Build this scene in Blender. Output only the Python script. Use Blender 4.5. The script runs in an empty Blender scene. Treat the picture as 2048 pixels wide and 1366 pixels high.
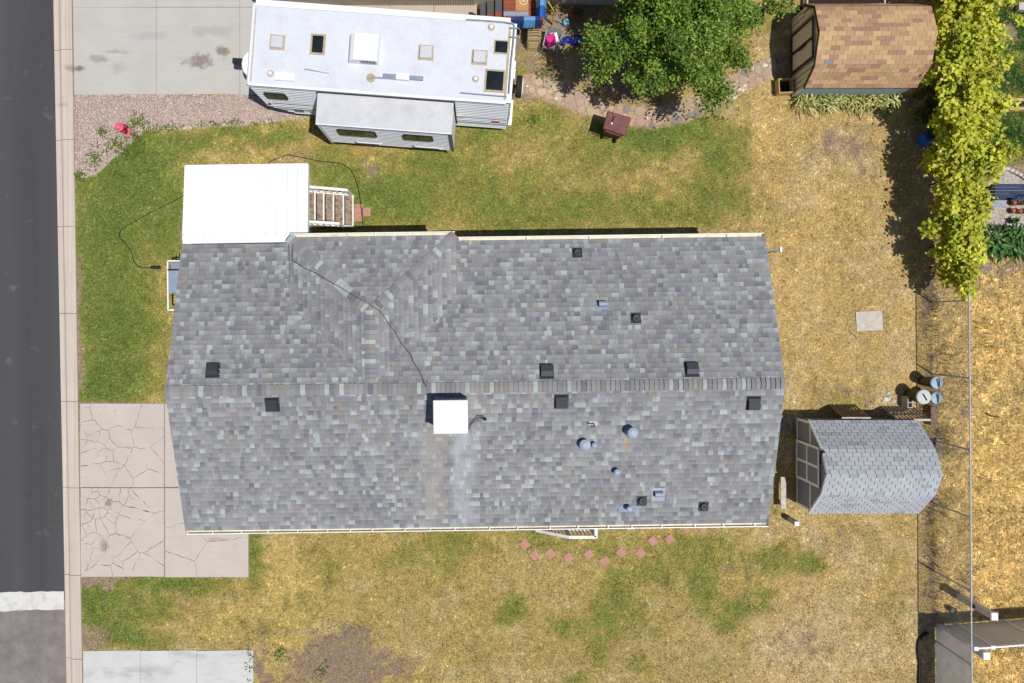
import bpy, math, random
import numpy as np
from mathutils import Vector, Matrix
random.seed(7)
RNG = np.random.default_rng(11)
SC = bpy.context.scene
COL = SC.collection

# ------------------------------------------------------------------ camera, sky, sun, exposure
CAM_H = 23.9                 # drone height above the yard, metres
FOC = 24.0 / 36.0 * 2048     # focal length in photo pixels
NX, NY = 960.0, 645.0        # photo point straight below the drone
cam_data = bpy.data.cameras.new('camera')
cam = bpy.data.objects.new('camera', cam_data)
COL.objects.link(cam)
cam.location = (0, 0, CAM_H)
cam_data.lens = 24.0
cam_data.sensor_width = 36.0
cam_data.shift_x = (1024 - NX) / 2048
cam_data.shift_y = -(683 - NY) / 2048
cam_data.clip_end = 600
SC.camera = cam
SUN_TO = Vector((0.32, -0.195, 1.0)).normalized()     # towards the sun
world = bpy.data.worlds.new('World')
SC.world = world
world.use_nodes = True
wn = world.node_tree
for n in list(wn.nodes):
    wn.nodes.remove(n)
sky = wn.nodes.new('ShaderNodeTexSky')
sky.sky_type = 'NISHITA'
sky.sun_disc = False
sky.sun_elevation = math.asin(SUN_TO.z)
sky.sun_rotation = math.atan2(SUN_TO.x, SUN_TO.y)
sky.altitude = 1300
bg = wn.nodes.new('ShaderNodeBackground')
bg.inputs['Strength'].default_value = 0.085
wo = wn.nodes.new('ShaderNodeOutputWorld')
wn.links.new(sky.outputs[0], bg.inputs[0])
wn.links.new(bg.outputs[0], wo.inputs[0])
sun_data = bpy.data.lights.new('sun', 'SUN')
sun_data.energy = 4.5
sun_data.angle = math.radians(0.53)
sun_data.color = (1.0, 0.965, 0.91)
sun = bpy.data.objects.new('sun', sun_data)
COL.objects.link(sun)
sun.location = SUN_TO * 60
sun.rotation_euler = (-SUN_TO).to_track_quat('-Z', 'Y').to_euler()
SC.view_settings.view_transform = 'Standard'
SC.view_settings.look = 'None'
SC.view_settings.gamma = 1
SC.view_settings.exposure = -0.11

# ------------------------------------------------------------------ helpers
def at(px, py, z=0.0):
    s = (CAM_H - z) / FOC
    return Vector(((px - NX) * s, (NY - py) * s, z))

WL = {}
def thing(name, label, cat, loc, group=None, kind=None):
    o = bpy.data.objects.new(name, None)
    COL.objects.link(o)
    o.empty_display_size = 0.2
    o.location = loc
    WL[o.name] = Vector(loc)
    if kind:
        o['kind'] = kind
    else:
        o['label'] = label
        o['category'] = cat
    if group:
        o['group'] = group
    return o

def tag(o, label, cat, group=None):
    o['label'] = label
    o['category'] = cat
    if group:
        o['group'] = group
    return o

def link_mesh(name, me, parent=None, loc=None, kind=None):
    o = bpy.data.objects.new(name, me)
    COL.objects.link(o)
    if loc is not None:
        o.location = loc
    if parent is not None:
        o.parent = parent
        WL[o.name] = WL[parent.name] + (Vector(loc) if loc is not None else Vector())
    else:
        WL[o.name] = Vector(loc) if loc is not None else Vector()
    if kind:
        o['kind'] = kind
    return o

class MB:
    """collects shapes in world metres and links them as one mesh object"""
    def __init__(s, M=None):
        s.v, s.f, s.c, s.m, s.M = [], [], [], [], M
    def add(s, vs, fs, col=None, mi=0):
        b = len(s.v)
        per = isinstance(col, list)
        for i, p in enumerate(vs):
            p = Vector(p)
            s.v.append(s.M @ p if s.M is not None else p)
            s.c.append(col[i] if per else (col or (1, 1, 1)))
        for f in fs:
            s.f.append([b + i for i in f])
            s.m.append(mi)
        return s
    def box(s, x0, x1, y0, y1, z0, z1, col=None, mi=0):
        vs = [(x, y, z) for z in (z0, z1) for x, y in ((x0, y0), (x1, y0), (x1, y1), (x0, y1))]
        return s.add(vs, [(3, 2, 1, 0), (4, 5, 6, 7), (0, 1, 5, 4), (1, 2, 6, 5), (2, 3, 7, 6), (3, 0, 4, 7)], col, mi)
    def bar(s, a, b, w, h, up=(0, 0, 1), col=None, mi=0):
        a, b = Vector(a), Vector(b)
        d = (b - a).normalized()
        up = Vector(up)
        if abs(d.dot(up)) > .98:
            up = Vector((1, 0, 0))
        x = d.cross(up).normalized() * w / 2
        y = x.cross(d).normalized() * h / 2
        vs = [p + i * x + j * y for p in (a, b) for i, j in ((-1, -1), (1, -1), (1, 1), (-1, 1))]
        return s.add(vs, [(3, 2, 1, 0), (4, 5, 6, 7), (0, 1, 5, 4), (1, 2, 6, 5), (2, 3, 7, 6), (3, 0, 4, 7)], col, mi)
    def prism(s, poly, z0, z1, col=None, mi=0, inset=0.0):
        n = len(poly)
        cx = sum(p[0] for p in poly) / n
        cy = sum(p[1] for p in poly) / n
        vs = [(p[0], p[1], z0) for p in poly]
        if inset:
            d = [math.hypot(p[0] - cx, p[1] - cy) or 1 for p in poly]
            vs += [(p[0], p[1], z1 - inset) for p in poly]
            vs += [(cx + (p[0] - cx) * (1 - inset / e), cy + (p[1] - cy) * (1 - inset / e), z1) for p, e in zip(poly, d)]
        else:
            vs += [(p[0], p[1], z1) for p in poly]
        rings = len(vs) // n
        fs = [tuple(range(n - 1, -1, -1)), tuple(range((rings - 1) * n, rings * n))]
        for r in range(rings - 1):
            fs += [(r * n + i, r * n + (i + 1) % n, (r + 1) * n + (i + 1) % n, (r + 1) * n + i) for i in range(n)]
        return s.add(vs, fs, col, mi)
    def lathe(s, c, prof, n=20, col=None, mi=0, cap=True):
        c = Vector(c)
        vs = [c + Vector((r * math.cos(2 * math.pi * i / n), r * math.sin(2 * math.pi * i / n), z)) for r, z in prof for i in range(n)]
        fs = []
        for k in range(len(prof) - 1):
            fs += [(k * n + i, k * n + (i + 1) % n, (k + 1) * n + (i + 1) % n, (k + 1) * n + i) for i in range(n)]
        if cap:
            fs += [tuple(range(n - 1, -1, -1)), tuple(range((len(prof) - 1) * n, len(prof) * n))]
        return s.add(vs, fs, col, mi)
    def tube(s, pts, r, n=6, col=None, mi=0, closed=False):
        pts = [Vector(p) for p in pts]
        m = len(pts)
        vs, fs = [], []
        for k, p in enumerate(pts):
            if closed:
                d = pts[(k + 1) % m] - pts[k - 1]
            else:
                d = pts[min(k + 1, m - 1)] - pts[max(k - 1, 0)]
            d = d.normalized() if d.length > 1e-9 else Vector((0, 0, 1))
            up = Vector((0, 0, 1)) if abs(d.z) < .95 else Vector((1, 0, 0))
            x = d.cross(up).normalized()
            y = x.cross(d).normalized()
            rr = r[k] if isinstance(r, (list, tuple)) else r
            vs += [p + rr * (math.cos(2 * math.pi * i / n) * x + math.sin(2 * math.pi * i / n) * y) for i in range(n)]
        for k in range(m if closed else m - 1):
            a, b = k * n, ((k + 1) % m) * n
            fs += [(a + i, a + (i + 1) % n, b + (i + 1) % n, b + i) for i in range(n)]
        if not closed:
            fs += [tuple(range(n - 1, -1, -1)), tuple(range((m - 1) * n, m * n))]
        return s.add(vs, fs, col, mi)
    def quad(s, a, b, c, d, col=None, mi=0):
        return s.add([a, b, c, d], [(0, 1, 2, 3)], col, mi)
    def build(s, name, mats, parent=None, smooth=False, kind=None, origin=None):
        if not isinstance(mats, (list, tuple)):
            mats = [mats]
        if parent is not None:
            off = WL[parent.name]
        elif origin is not None:
            off = Vector(origin)
        else:
            n = len(s.v)
            off = Vector((sum(p.x for p in s.v) / n, sum(p.y for p in s.v) / n, min(p.z for p in s.v)))
        me = bpy.data.meshes.new(name)
        me.from_pydata([tuple(p - off) for p in s.v], [], s.f)
        for m in mats:
            me.materials.append(m)
        if len(mats) > 1:
            me.polygons.foreach_set('material_index', s.m)
        ca = me.color_attributes.new('Col', 'FLOAT_COLOR', 'POINT')
        ca.data.foreach_set('color', [x for c in s.c for x in (c[0], c[1], c[2], 1.0)])
        if smooth:
            me.polygons.foreach_set('use_smooth', [True] * len(me.polygons))
        me.update()
        if parent is not None:
            return link_mesh(name, me, parent, None, kind)
        return link_mesh(name, me, None, off, kind)

def fast_mesh(name, V, F, C, mat, parent=None, kind=None, smooth=False):
    off = np.array(WL[parent.name]) if parent is not None else np.array([V[:, 0].mean(), V[:, 1].mean(), 0.0])
    V = V - off
    k = F.shape[1]
    me = bpy.data.meshes.new(name)
    me.vertices.add(len(V))
    me.vertices.foreach_set('co', V.astype(np.float32).ravel())
    me.loops.add(F.size)
    me.loops.foreach_set('vertex_index', F.astype(np.int32).ravel())
    me.polygons.add(len(F))
    me.polygons.foreach_set('loop_start', np.arange(0, F.size, k, dtype=np.int32))
    me.polygons.foreach_set('loop_total', np.full(len(F), k, dtype=np.int32))
    if smooth:
        me.polygons.foreach_set('use_smooth', np.ones(len(F), dtype=bool))
    me.update(calc_edges=True)
    if C is not None:
        ca = me.color_attributes.new('Col', 'FLOAT_COLOR', 'POINT')
        ca.data.foreach_set('color', np.concatenate([C, np.ones((len(C), 1))], 1).astype(np.float32).ravel())
    me.materials.append(mat)
    if parent is not None:
        return link_mesh(name, me, parent, None, kind)
    return link_mesh(name, me, None, Vector(off), kind)

def srgb(r, g, b, k=0.8):
    def f(x):
        x /= 255
        return (x / 12.92 if x <= .04045 else ((x + .055) / 1.055) ** 2.4) * k
    return (f(r), f(g), f(b))

class NT:
    def __init__(s, name):
        s.mat = bpy.data.materials.new(name)
        s.mat.use_nodes = True
        s.t = s.mat.node_tree
        s.p = s.t.nodes['Principled BSDF']
        s.pos = s.n('ShaderNodeNewGeometry').outputs['Position']
    def n(s, t):
        return s.t.nodes.new(t)
    def put(s, sock, v):
        if hasattr(v, 'is_linked'):
            s.t.links.new(v, sock)
        else:
            sock.default_value = v
    def math(s, op, a, b=None, clamp=False):
        n = s.n('ShaderNodeMath')
        n.operation = op
        n.use_clamp = clamp
        s.put(n.inputs[0], a)
        if b is not None:
            s.put(n.inputs[1], b)
        return n.outputs[0]
    def noise(s, scale, detail=3, vec=None, rough=.55, stretch=None):
        n = s.n('ShaderNodeTexNoise')
        n.inputs['Scale'].default_value = scale
        n.inputs['Detail'].default_value = detail
        n.inputs['Roughness'].default_value = rough
        v = vec or s.pos
        if stretch:
            m = s.n('ShaderNodeVectorMath')
            m.operation = 'MULTIPLY'
            s.put(m.inputs[0], v)
            m.inputs[1].default_value = stretch
            v = m.outputs[0]
        s.put(n.inputs['Vector'], v)
        return n.outputs['Fac']
    def rng(s, v, a, b, c, d, smooth=False):
        n = s.n('ShaderNodeMapRange')
        if smooth:
            n.interpolation_type = 'SMOOTHSTEP'
        s.put(n.inputs[0], v)
        for i, x in enumerate((a, b, c, d)):
            s.put(n.inputs[1 + i], x)
        return n.outputs[0]
    def scale(s, col, f):
        n = s.n('ShaderNodeVectorMath')
        n.operation = 'SCALE'
        s.put(n.inputs[0], col)
        s.put(n.inputs['Scale'], f)
        return n.outputs[0]
    def mix(s, f, a, b):
        n = s.n('ShaderNodeMix')
        n.data_type = 'RGBA'
        s.put(n.inputs[0], f)
        for i, x in ((6, a), (7, b)):
            s.put(n.inputs[i], x if hasattr(x, 'is_linked') else (x[0], x[1], x[2], 1))
        return n.outputs[2]
    def xyz(s):
        n = s.n('ShaderNodeSeparateXYZ')
        s.put(n.inputs[0], s.pos)
        return n.outputs
    def attr(s):
        n = s.n('ShaderNodeAttribute')
        n.attribute_name = 'Col'
        return n.outputs['Color']
    def bump(s, h, dist, strength=1.0):
        n = s.n('ShaderNodeBump')
        n.inputs['Distance'].default_value = dist
        n.inputs['Strength'].default_value = strength
        s.put(n.inputs['Height'], h)
        s.put(s.p.inputs['Normal'], n.outputs[0])
    def done(s, col, rough=.85, spec=.25, metal=0.0):
        s.put(s.p.inputs['Base Color'], col if hasattr(col, 'is_linked') else (col[0], col[1], col[2], 1))
        s.put(s.p.inputs['Roughness'], rough)
        s.put(s.p.inputs['Specular IOR Level'], spec)
        s.put(s.p.inputs['Metallic'], metal)
        return s.mat

def mat(name, col=None, rough=.8, var=.14, scale=2.0, fine=30.0, finevar=.10, bump=0.0, spec=.25, dirt=None, dirt_amt=.5, metal=0.0):
    t = NT(name)
    a = t.rng(t.noise(scale, 4), .3, .7, 1 - var, 1 + var)
    b = t.rng(t.noise(fine, 2), .3, .7, 1 - finevar, 1 + finevar)
    base = t.attr() if col is None else (col[0], col[1], col[2])
    c = t.scale(base, t.math('MULTIPLY', a, b))
    if dirt:
        f = t.rng(t.noise(scale * 1.7, 5, rough=.65), .48, .72, 0, dirt_amt)
        c = t.mix(f, c, dirt)
    if bump:
        t.bump(t.noise(fine * 1.5, 2), bump)
    return t.done(c, rough, spec, metal)

def leaf_mat(name, trans=.35, flat=None):
    t = NT(name)
    c = t.attr() if flat is None else t.mix(t.rng(t.noise(4, 3), .3, .7, 0, 1), flat, tuple(x * .85 for x in flat))
    t.done(c, .55, .3)
    tr = t.n('ShaderNodeBsdfTranslucent')
    t.put(tr.inputs['Color'], t.mix(.35, c, (.40, .46, .04)) if flat is None else c)
    mx = t.n('ShaderNodeMixShader')
    mx.inputs[0].default_value = trans
    t.t.links.new(t.p.outputs[0], mx.inputs[1])
    t.t.links.new(tr.outputs[0], mx.inputs[2])
    t.t.links.new(mx.outputs[0], t.t.nodes['Material Output'].inputs[0])
    return t.mat

def vnoise(x, y, seed=0):
    xi, yi = np.floor(x).astype(np.int64), np.floor(y).astype(np.int64)
    fx, fy = x - xi, y - yi
    fx, fy = fx * fx * (3 - 2 * fx), fy * fy * (3 - 2 * fy)
    def h(a, b):
        n = (a * 374761393 + b * 668265263 + seed * 974634777) & 0xffffffff
        n = ((n ^ (n >> 13)) * 1274126177) & 0xffffffff
        return ((n ^ (n >> 16)) & 0xffff) / 65535.0
    return (h(xi, yi) * (1 - fx) + h(xi + 1, yi) * fx) * (1 - fy) + (h(xi, yi + 1) * (1 - fx) + h(xi + 1, yi + 1) * fx) * fy

def fbm(x, y, seed=0, oct=4):
    r, a, t = 0, 1.0, 0
    for k in range(oct):
        r = r + a * vnoise(x * 2 ** k, y * 2 ** k, seed + k)
        t += a
        a *= .55
    return r / t

def inpoly(poly, x, y):
    r = np.zeros(np.shape(x), bool)
    n = len(poly)
    for i in range(n):
        (x0, y0), (x1, y1) = poly[i], poly[(i + 1) % n]
        if y0 == y1:
            continue
        c = ((y0 > y) != (y1 > y)) & (x < (x1 - x0) * (y - y0) / (y1 - y0) + x0)
        r ^= c
    return r

def clip(poly, convex):
    out = poly
    n = len(convex)
    for i in range(n):
        (ax, ay), (bx, by) = convex[i], convex[(i + 1) % n]
        inp, out = out, []
        if not inp:
            return []
        def side(p):
            return (bx - ax) * (p[1] - ay) - (by - ay) * (p[0] - ax)
        for k in range(len(inp)):
            p, q = inp[k - 1], inp[k]
            sp, sq = side(p), side(q)
            if (sp >= 0) != (sq >= 0):
                t = sp / (sp - sq)
                out.append((p[0] + (q[0] - p[0]) * t, p[1] + (q[1] - p[1]) * t))
            if sq >= 0:
                out.append(q)
    return out

def area(p):
    return .5 * sum(p[i - 1][0] * p[i][1] - p[i][0] * p[i - 1][1] for i in range(len(p)))

def copy_tree(o, loc, rot=None, parent=None):
    c = o.copy()
    COL.objects.link(c)
    c.parent = parent
    if parent is None:
        c.location = loc
        if rot is not None:
            c.rotation_euler = rot
    WL[c.name] = Vector(loc) if loc is not None else Vector()
    for ch in list(o.children):
        copy_tree(ch, ch.location.copy(), None, c)
    return c

# ------------------------------------------------------------------ materials
def shingle_material():
    t = NT('grey_roof_shingle')
    g = t.rng(t.noise(55, 3, rough=.7), .3, .7, .82, 1.18)
    w = t.rng(t.noise(.5, 3), .35, .65, .93, 1.07)
    c = t.scale(t.attr(), t.math('MULTIPLY', g, w))
    x, y, z = t.xyz()
    wob = t.rng(t.noise(1.3, 3), .2, .8, -.22, .22)
    xw = t.math('ADD', x, wob)
    def band(v, a, b, c_, d):
        return t.math('MULTIPLY', t.rng(v, a, b, 0, 1, True), t.rng(v, c_, d, 1, 0, True))
    down = t.math('MULTIPLY', t.rng(y, -2.95, -3.35, 0, 1, True), t.rng(y, -5.3, -6.6, 1, .35, True))
    brk = t.rng(t.noise(2.6, 4, rough=.7, stretch=(1, .25, 1)), .3, .62, .35, 1)
    left = t.math('MULTIPLY', t.math('MULTIPLY', band(xw, -1.85, -1.62, -1.2, -.85), down), brk)
    right = t.math('MULTIPLY', t.math('MULTIPLY', band(xw, -1.0, -.62, -.42, .05), down), brk)
    c = t.mix(t.math('MULTIPLY', left, .7), c, srgb(172, 166, 158))
    c = t.mix(t.math('MULTIPLY', right, .55), c, srgb(200, 203, 212))
    rw = t.math('ADD', x, t.rng(t.noise(9, 2, stretch=(1, .3, 1)), .2, .8, -.09, .09))
    rust = t.math('MULTIPLY', t.math('MULTIPLY', band(rw, 4.15, 4.27, 4.31, 4.46), band(y, -4.0, -3.5, -3.3, -3.2)), t.rng(t.noise(14, 3, rough=.7, stretch=(1.6, .25, 1)), .35, .6, .2, 1))
    c = t.mix(t.math('MULTIPLY', rust, .7), c, srgb(190, 150, 90))
    t.bump(t.noise(90, 2), .004)
    return t.done(c, .95, .1)

M = {}
M['shingle'] = shingle_material()
M['shed_shingle'] = mat('pale_shed_shingle', None, .95, .05, 1.2, 60, .10, .003, .1)
M['tan_shingle'] = mat('tan_shed_shingle', None, .95, .06, 1.5, 60, .12, .003, .1)
M['deck'] = mat('roof_felt', srgb(62, 64, 70), .95, .1)
M['asphalt'] = None
M['white'] = mat('white_painted_metal', (.80, .81, .82), .45, .03, 1.5, 12, .02, 0, .4)
M['white_wood'] = mat('white_painted_wood', (.78, .77, .74), .6, .05, 3, 30, .05, 0, .3, srgb(150, 140, 125), .35)
M['gutter'] = mat('cream_gutter', srgb(240, 232, 205), .5, .06, 2, 20, .05, 0, .35, srgb(170, 150, 110), .45)
M['membrane'] = mat('white_trailer_roof', srgb(222, 225, 232, .86), .6, .035, 1.1, 9, .03, 0, .3, srgb(196, 196, 200), .35)
M['slide_roof'] = mat('slide_out_roof', srgb(212, 213, 216, .85), .6, .04, 1.3, 12, .03, 0, .3, srgb(170, 165, 158), .3)
M['siding'] = mat('trailer_siding', (.78, .80, .84), .42, .04, 2, 20, .03, 0, .45)
M['siding_dark'] = mat('trailer_stripe', srgb(120, 130, 150), .5, .05)
M['sealant'] = mat('yellowed_sealant', srgb(196, 178, 148), .8, .15, 9, 50, .15, .004)
M['glass_dark'] = mat('smoked_acrylic', srgb(34, 42, 46), .12, .1, 3, 20, .05, 0, .5)
M['glass'] = mat('window_glass', srgb(40, 48, 46), .08, .2, 4, 20, .05, 0, .5)
M['rubber'] = mat('black_rubber', srgb(46, 46, 48), .8, .1)
M['black'] = mat('black_plastic', srgb(38, 40, 44), .6, .12)
M['vent'] = mat('charcoal_vent', srgb(56, 60, 68), .5, .1, 6, 40, .06, 0, .35)
M['zinc'] = mat('galvanised_steel', srgb(150, 164, 184), .45, .1, 5, 40, .08, 0, .4, srgb(120, 128, 140), .4)
M['chrome'] = mat('bright_metal', srgb(205, 208, 212), .35, .06, 4, 30, .05, 0, .5, metal=.6)
M['wall'] = mat('cream_siding', srgb(214, 208, 190), .7, .05)
M['skirting'] = mat('beige_skirting', srgb(196, 184, 168), .7, .08)
M['concrete'] = None
M['wood_grey'] = mat('weathered_board', srgb(166, 146, 128), .9, .25, 5, 26, .25, .004, .15, srgb(70, 62, 60), .9)
M['pallet'] = mat('brown_pallet_wood', srgb(128, 110, 78), .85, .2, 5, 30, .15, .003)
M['wood_tan'] = mat('pale_timber', srgb(214, 178, 122), .8, .12, 4, 30, .12, .002)
M['wood_red'] = mat('redwood_stain', srgb(146, 82, 60), .75, .18, 4, 30, .12, .002)
M['wood_dark'] = mat('brown_stair_board', srgb(94, 56, 42), .8, .2, 4, 30, .12)
M['wood_white'] = mat('whitewashed_board', srgb(206, 198, 186), .85, .15, 5, 30, .15)
M['paver'] = mat('pink_paver', srgb(203, 148, 136), .9, .07, 3, 55, .10, .003, .1, srgb(176, 136, 122), .4)
M['bark'] = mat('tree_bark', srgb(92, 74, 60), .95, .25, 6, 30, .25, .02)
M['leaf'] = leaf_mat('tree_leaf', .34)
M['vine'] = leaf_mat('vine_leaf', .36)
M['blade'] = mat('grass_blade', None, .8, .04, 2, 20, .04, 0, .1)
M['attr'] = mat('coloured_surface', None, .85, .10, 4, 40, .12, .003)
M['stone'] = mat('flagstone', None, .9, .12, 5, 40, .14, .006, .15)
M['cart'] = mat('faded_maroon_plastic', srgb(126, 78, 76), .6, .14, 7, 40, .12, 0, .3, srgb(160, 118, 112), .35)
M['pink_paint'] = mat('faded_red_hydrant_paint', srgb(244, 112, 146), .55, .10, 12, 50, .08, 0, .3, srgb(236, 140, 150), .4)
M['red_paint'] = mat('red_hydrant_paint', srgb(205, 60, 56), .55, .10, 12, 50, .08)
M['shed_panel'] = mat('slate_grey_panel', srgb(150, 154, 170), .7, .06, 3, 30, .05)
M['shed_trim'] = mat('pale_grey_trim', (.86, .87, .87), .65, .06)
M['tan_wall'] = mat('beige_shed_siding', srgb(240, 228, 204, 1), .75, .06, 3, 30, .05)
M['brown_trim'] = mat('dark_brown_trim', srgb(84, 68, 54), .75, .1)
M['blue_wall'] = mat('pale_blue_siding', srgb(168, 188, 190), .7, .06)
M['blue_plastic'] = mat('blue_barrel_plastic', srgb(48, 116, 216), .4, .1, 4, 30, .05, 0, .4)
M['can_green'] = mat('olive_bin_plastic', srgb(96, 92, 58), .6, .1)
M['can_grey'] = mat('galvanised_bin', srgb(150, 160, 168), .5, .1, 6, 40, .08)
M['lid_pale'] = mat('pale_bin_lid', srgb(205, 212, 206), .55, .05)
M['lid_blue'] = mat('blue_grey_bin_lid', srgb(168, 190, 208), .55, .08)
M['block'] = mat('cinder_block', srgb(192, 186, 178), .95, .08, 8, 60, .12, .004)
M['rail'] = mat('galvanised_rail', srgb(196, 204, 214), .5, .08, 6, 30, .06, 0, .4)
M['wire'] = mat('fence_wire', srgb(128, 130, 130), .5, .1)
M['screen'] = leaf_mat('grey_fence_screen', .65, (.88, .87, .86))
M['vinyl'] = mat('white_vinyl', (.80, .80, .80), .5, .03)
M['vinyl_grey'] = mat('grey_vinyl_panel', srgb(235, 232, 226), .6, .04)
M['cooler_pink'] = mat('pink_cooler_plastic', srgb(224, 48, 142), .45, .06)
M['chair_tan'] = mat('tan_folding_chair_steel', srgb(206, 184, 138), .5, .08)
M['grey_plastic'] = mat('grey_garden_chair_plastic', srgb(150, 156, 156), .6, .06)
M['denim'] = mat('dark_blue_cloth', srgb(36, 66, 128), .9, .15, 8, 40, .12, .004)
M['sky_cloth'] = mat('light_blue_cloth', srgb(110, 168, 222), .9, .14, 9, 40, .1, .004)
M['blue_cloth'] = mat('mid_blue_cloth', srgb(46, 106, 190), .9, .15, 9, 40, .1, .004)
M['tarp'] = mat('blue_tarp_sheet', srgb(36, 58, 150), .5, .2, 7, 40, .1, .01)
M['yellow'] = mat('yellow_steel', srgb(226, 190, 70), .5, .06)
M['can_blue'] = mat('light_blue_can_plastic', srgb(132, 190, 218), .5, .06)
M['terracotta'] = mat('terracotta_pot', srgb(164, 104, 84), .85, .1)
M['soil'] = mat('potting_soil', srgb(58, 46, 38), .95, .2, 9, 50, .2, .01)
M['grey_mat'] = mat('grey_carpet_mat', srgb(92, 94, 98), .95, .1)
M['brick_kerb'] = mat('edging_block', srgb(206, 200, 192), .9, .08)
M['blue_paint'] = mat('blue_painted_wood', srgb(34, 108, 178), .6, .1)
M['navy'] = mat('navy_painted_wood', srgb(44, 62, 96), .6, .1)

# ------------------------------------------------------------------ ground materials
S0 = CAM_H / FOC
def ground_material():
    t = NT('yard_ground')
    a = t.rng(t.noise(3.0, 4, rough=.7), .3, .7, .84, 1.16)
    b = t.rng(t.noise(11, 4, rough=.85), .34, .66, .52, 1.50)
    c = t.scale(t.attr(), t.math('MULTIPLY', a, b))
    hue = t.rng(t.noise(8, 4, rough=.8, stretch=(1, 1, 3)), .5, .72, 0, .4)
    c = t.mix(hue, c, srgb(206, 184, 132))
    t.bump(t.noise(14, 4, rough=.8), .06)
    return t.done(c, .97, .05)
def asphalt_material(name, col, streak, crack):
    t = NT(name)
    a = t.rng(t.noise(.8, 3, stretch=(1.0, .04, 1)), .3, .7, 1 - streak, 1 + streak)
    b = t.rng(t.noise(60, 2, rough=.8), .3, .7, .82, 1.18)
    c = t.scale(col, t.math('MULTIPLY', a, b))
    pale = t.rng(t.noise(1.3, 4, rough=.6), .64, .74, 0, .30)
    c = t.mix(pale, c, srgb(150, 146, 140))
    dark = t.rng(t.noise(.9, 4, vec=None, rough=.6, stretch=(1, 1, 3.3)), .70, .78, 0, .35)
    c = t.mix(dark, c, srgb(48, 48, 50))
    if crack:
        v = t.n('ShaderNodeTexVoronoi')
        v.feature = 'DISTANCE_TO_EDGE'
        v.inputs['Scale'].default_value = 1.6
        t.put(v.inputs['Vector'], t.pos)
        f = t.rng(v.outputs['Distance'], .004, .014, .22, 0)
        c = t.mix(f, c, srgb(70, 66, 64))
        a2 = t.rng(t.noise(2.2, 4), .35, .65, .85, 1.15)
        c = t.scale(c, a2)
    t.bump(t.noise(70, 2), .008)
    return t.done(c, .9, .2)
def concrete_material(name, col, stains=(), blotch=.08, mottled=None):
    t = NT(name)
    a = t.rng(t.noise(.9, 5, rough=.62), .3, .7, 1 - blotch, 1 + blotch)
    b = t.rng(t.noise(45, 3, rough=.7), .3, .7, .93, 1.07)
    sw = t.rng(t.noise(5, 3, stretch=(.25, 2.5, 1) if 'kerb' not in name else (3.0, .03, 1)), .3, .7, .97 if 'kerb' not in name else .86, 1.03 if 'kerb' not in name else 1.10)
    c = t.scale(col, t.math('MULTIPLY', t.math('MULTIPLY', a, b), sw))
    if mottled:
        f = t.rng(t.noise(1.2, 5, rough=.7, stretch=(.6, 1.6, 1)), .5, .68, 0, .6)
        c = t.mix(f, c, mottled)
    x, y, z = t.xyz()
    for px, py, rx, ry, sc, k in stains:
        p = at(px, py)
        dx = t.math('DIVIDE', t.math('SUBTRACT', x, p.x), rx * S0)
        dy = t.math('DIVIDE', t.math('SUBTRACT', y, p.y), ry * S0)
        d = t.math('ADD', t.math('MULTIPLY', dx, dx), t.math('MULTIPLY', dy, dy))
        d = t.math('ADD', t.math('SQRT', d), t.rng(t.noise(3.2, 4, rough=.65), .25, .75, -.75, .75))
        c = t.mix(t.rng(d, 1.25, .25, 0, k, True), c, sc)
    t.bump(t.noise(60, 2), .003)
    return t.done(c, .9, .2)
M['ground'] = ground_material()
M['asphalt'] = asphalt_material('new_asphalt', srgb(84, 83, 85), .17, False)
M['old_asphalt'] = asphalt_material('old_asphalt', srgb(140, 131, 127), .12, True)
M['road_paint'] = mat('worn_white_road_paint', srgb(226, 224, 218), .8, .06, 1.2, 30, .06, .002, .2, srgb(176, 168, 162), .7)
M['kerb'] = concrete_material('pinkish_kerb_concrete', srgb(212, 197, 184), [(147, 137, 16, 8, srgb(150, 138, 128), .6), (128, 210, 14, 5, srgb(150, 140, 130), .5)], .05)
M['concrete'] = concrete_material('driveway_concrete', srgb(200, 196, 189),
    [(400, 122, 34, 15, srgb(128, 112, 98), .75), (446, 103, 15, 13, srgb(122, 104, 90), .7), (158, 137, 13, 7, srgb(116, 100, 86), .8), (200, 118, 30, 8, srgb(150, 142, 134), .6),
     (235, 104, 24, 5, srgb(150, 146, 140), .55), (238, 135, 20, 12, srgb(160, 152, 144), .4), (420, 62, 60, 12, srgb(176, 174, 172), .6), (300, 72, 40, 10, srgb(176, 174, 172), .5)], .05)
M['old_concrete'] = concrete_material('old_driveway_concrete', srgb(206, 196, 186),
    [(210, 1090, 12, 12, srgb(150, 134, 116), .7), (430, 1078, 26, 5, srgb(168, 148, 132), .5), (218, 1005, 9, 8, srgb(140, 120, 100), .7)], .06)
M['pale_concrete'] = concrete_material('pale_driveway_concrete', srgb(214, 214, 210), [], .06, srgb(168, 168, 168))
M['patio'] = concrete_material('tan_patio_concrete', srgb(196, 184, 166), [], .05)

# ------------------------------------------------------------------ regions, in photo pixels at ground level
GRAVEL = [(147, 191), (502, 189), (560, 210), (640, 222), (640, 236), (560, 240), (480, 252), (395, 254), (330, 256), (285, 262), (258, 290), (222, 322), (196, 346), (166, 356), (151, 350)]
DRIVE_TOP = [(143, -60), (520, -60), (520, 188), (148, 191)]
DRIVE_MID = [(158, 806), (500, 806), (500, 1155), (163, 1153)]
DRIVE_LOW = [(165, 1301), (507, 1299), (507, 1500), (168, 1500)]
PATH_LINE = [(1062, 168), (1100, 180), (1140, 196), (1190, 216), (1240, 230), (1300, 236), (1360, 226), (1420, 204), (1470, 172), (1520, 142), (1556, 128)]
PATIO_E = [(1955, 336), (1985, 334), (2020, 341), (2050, 356), (2120, 420), (2120, 470), (1955, 470)]

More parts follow.
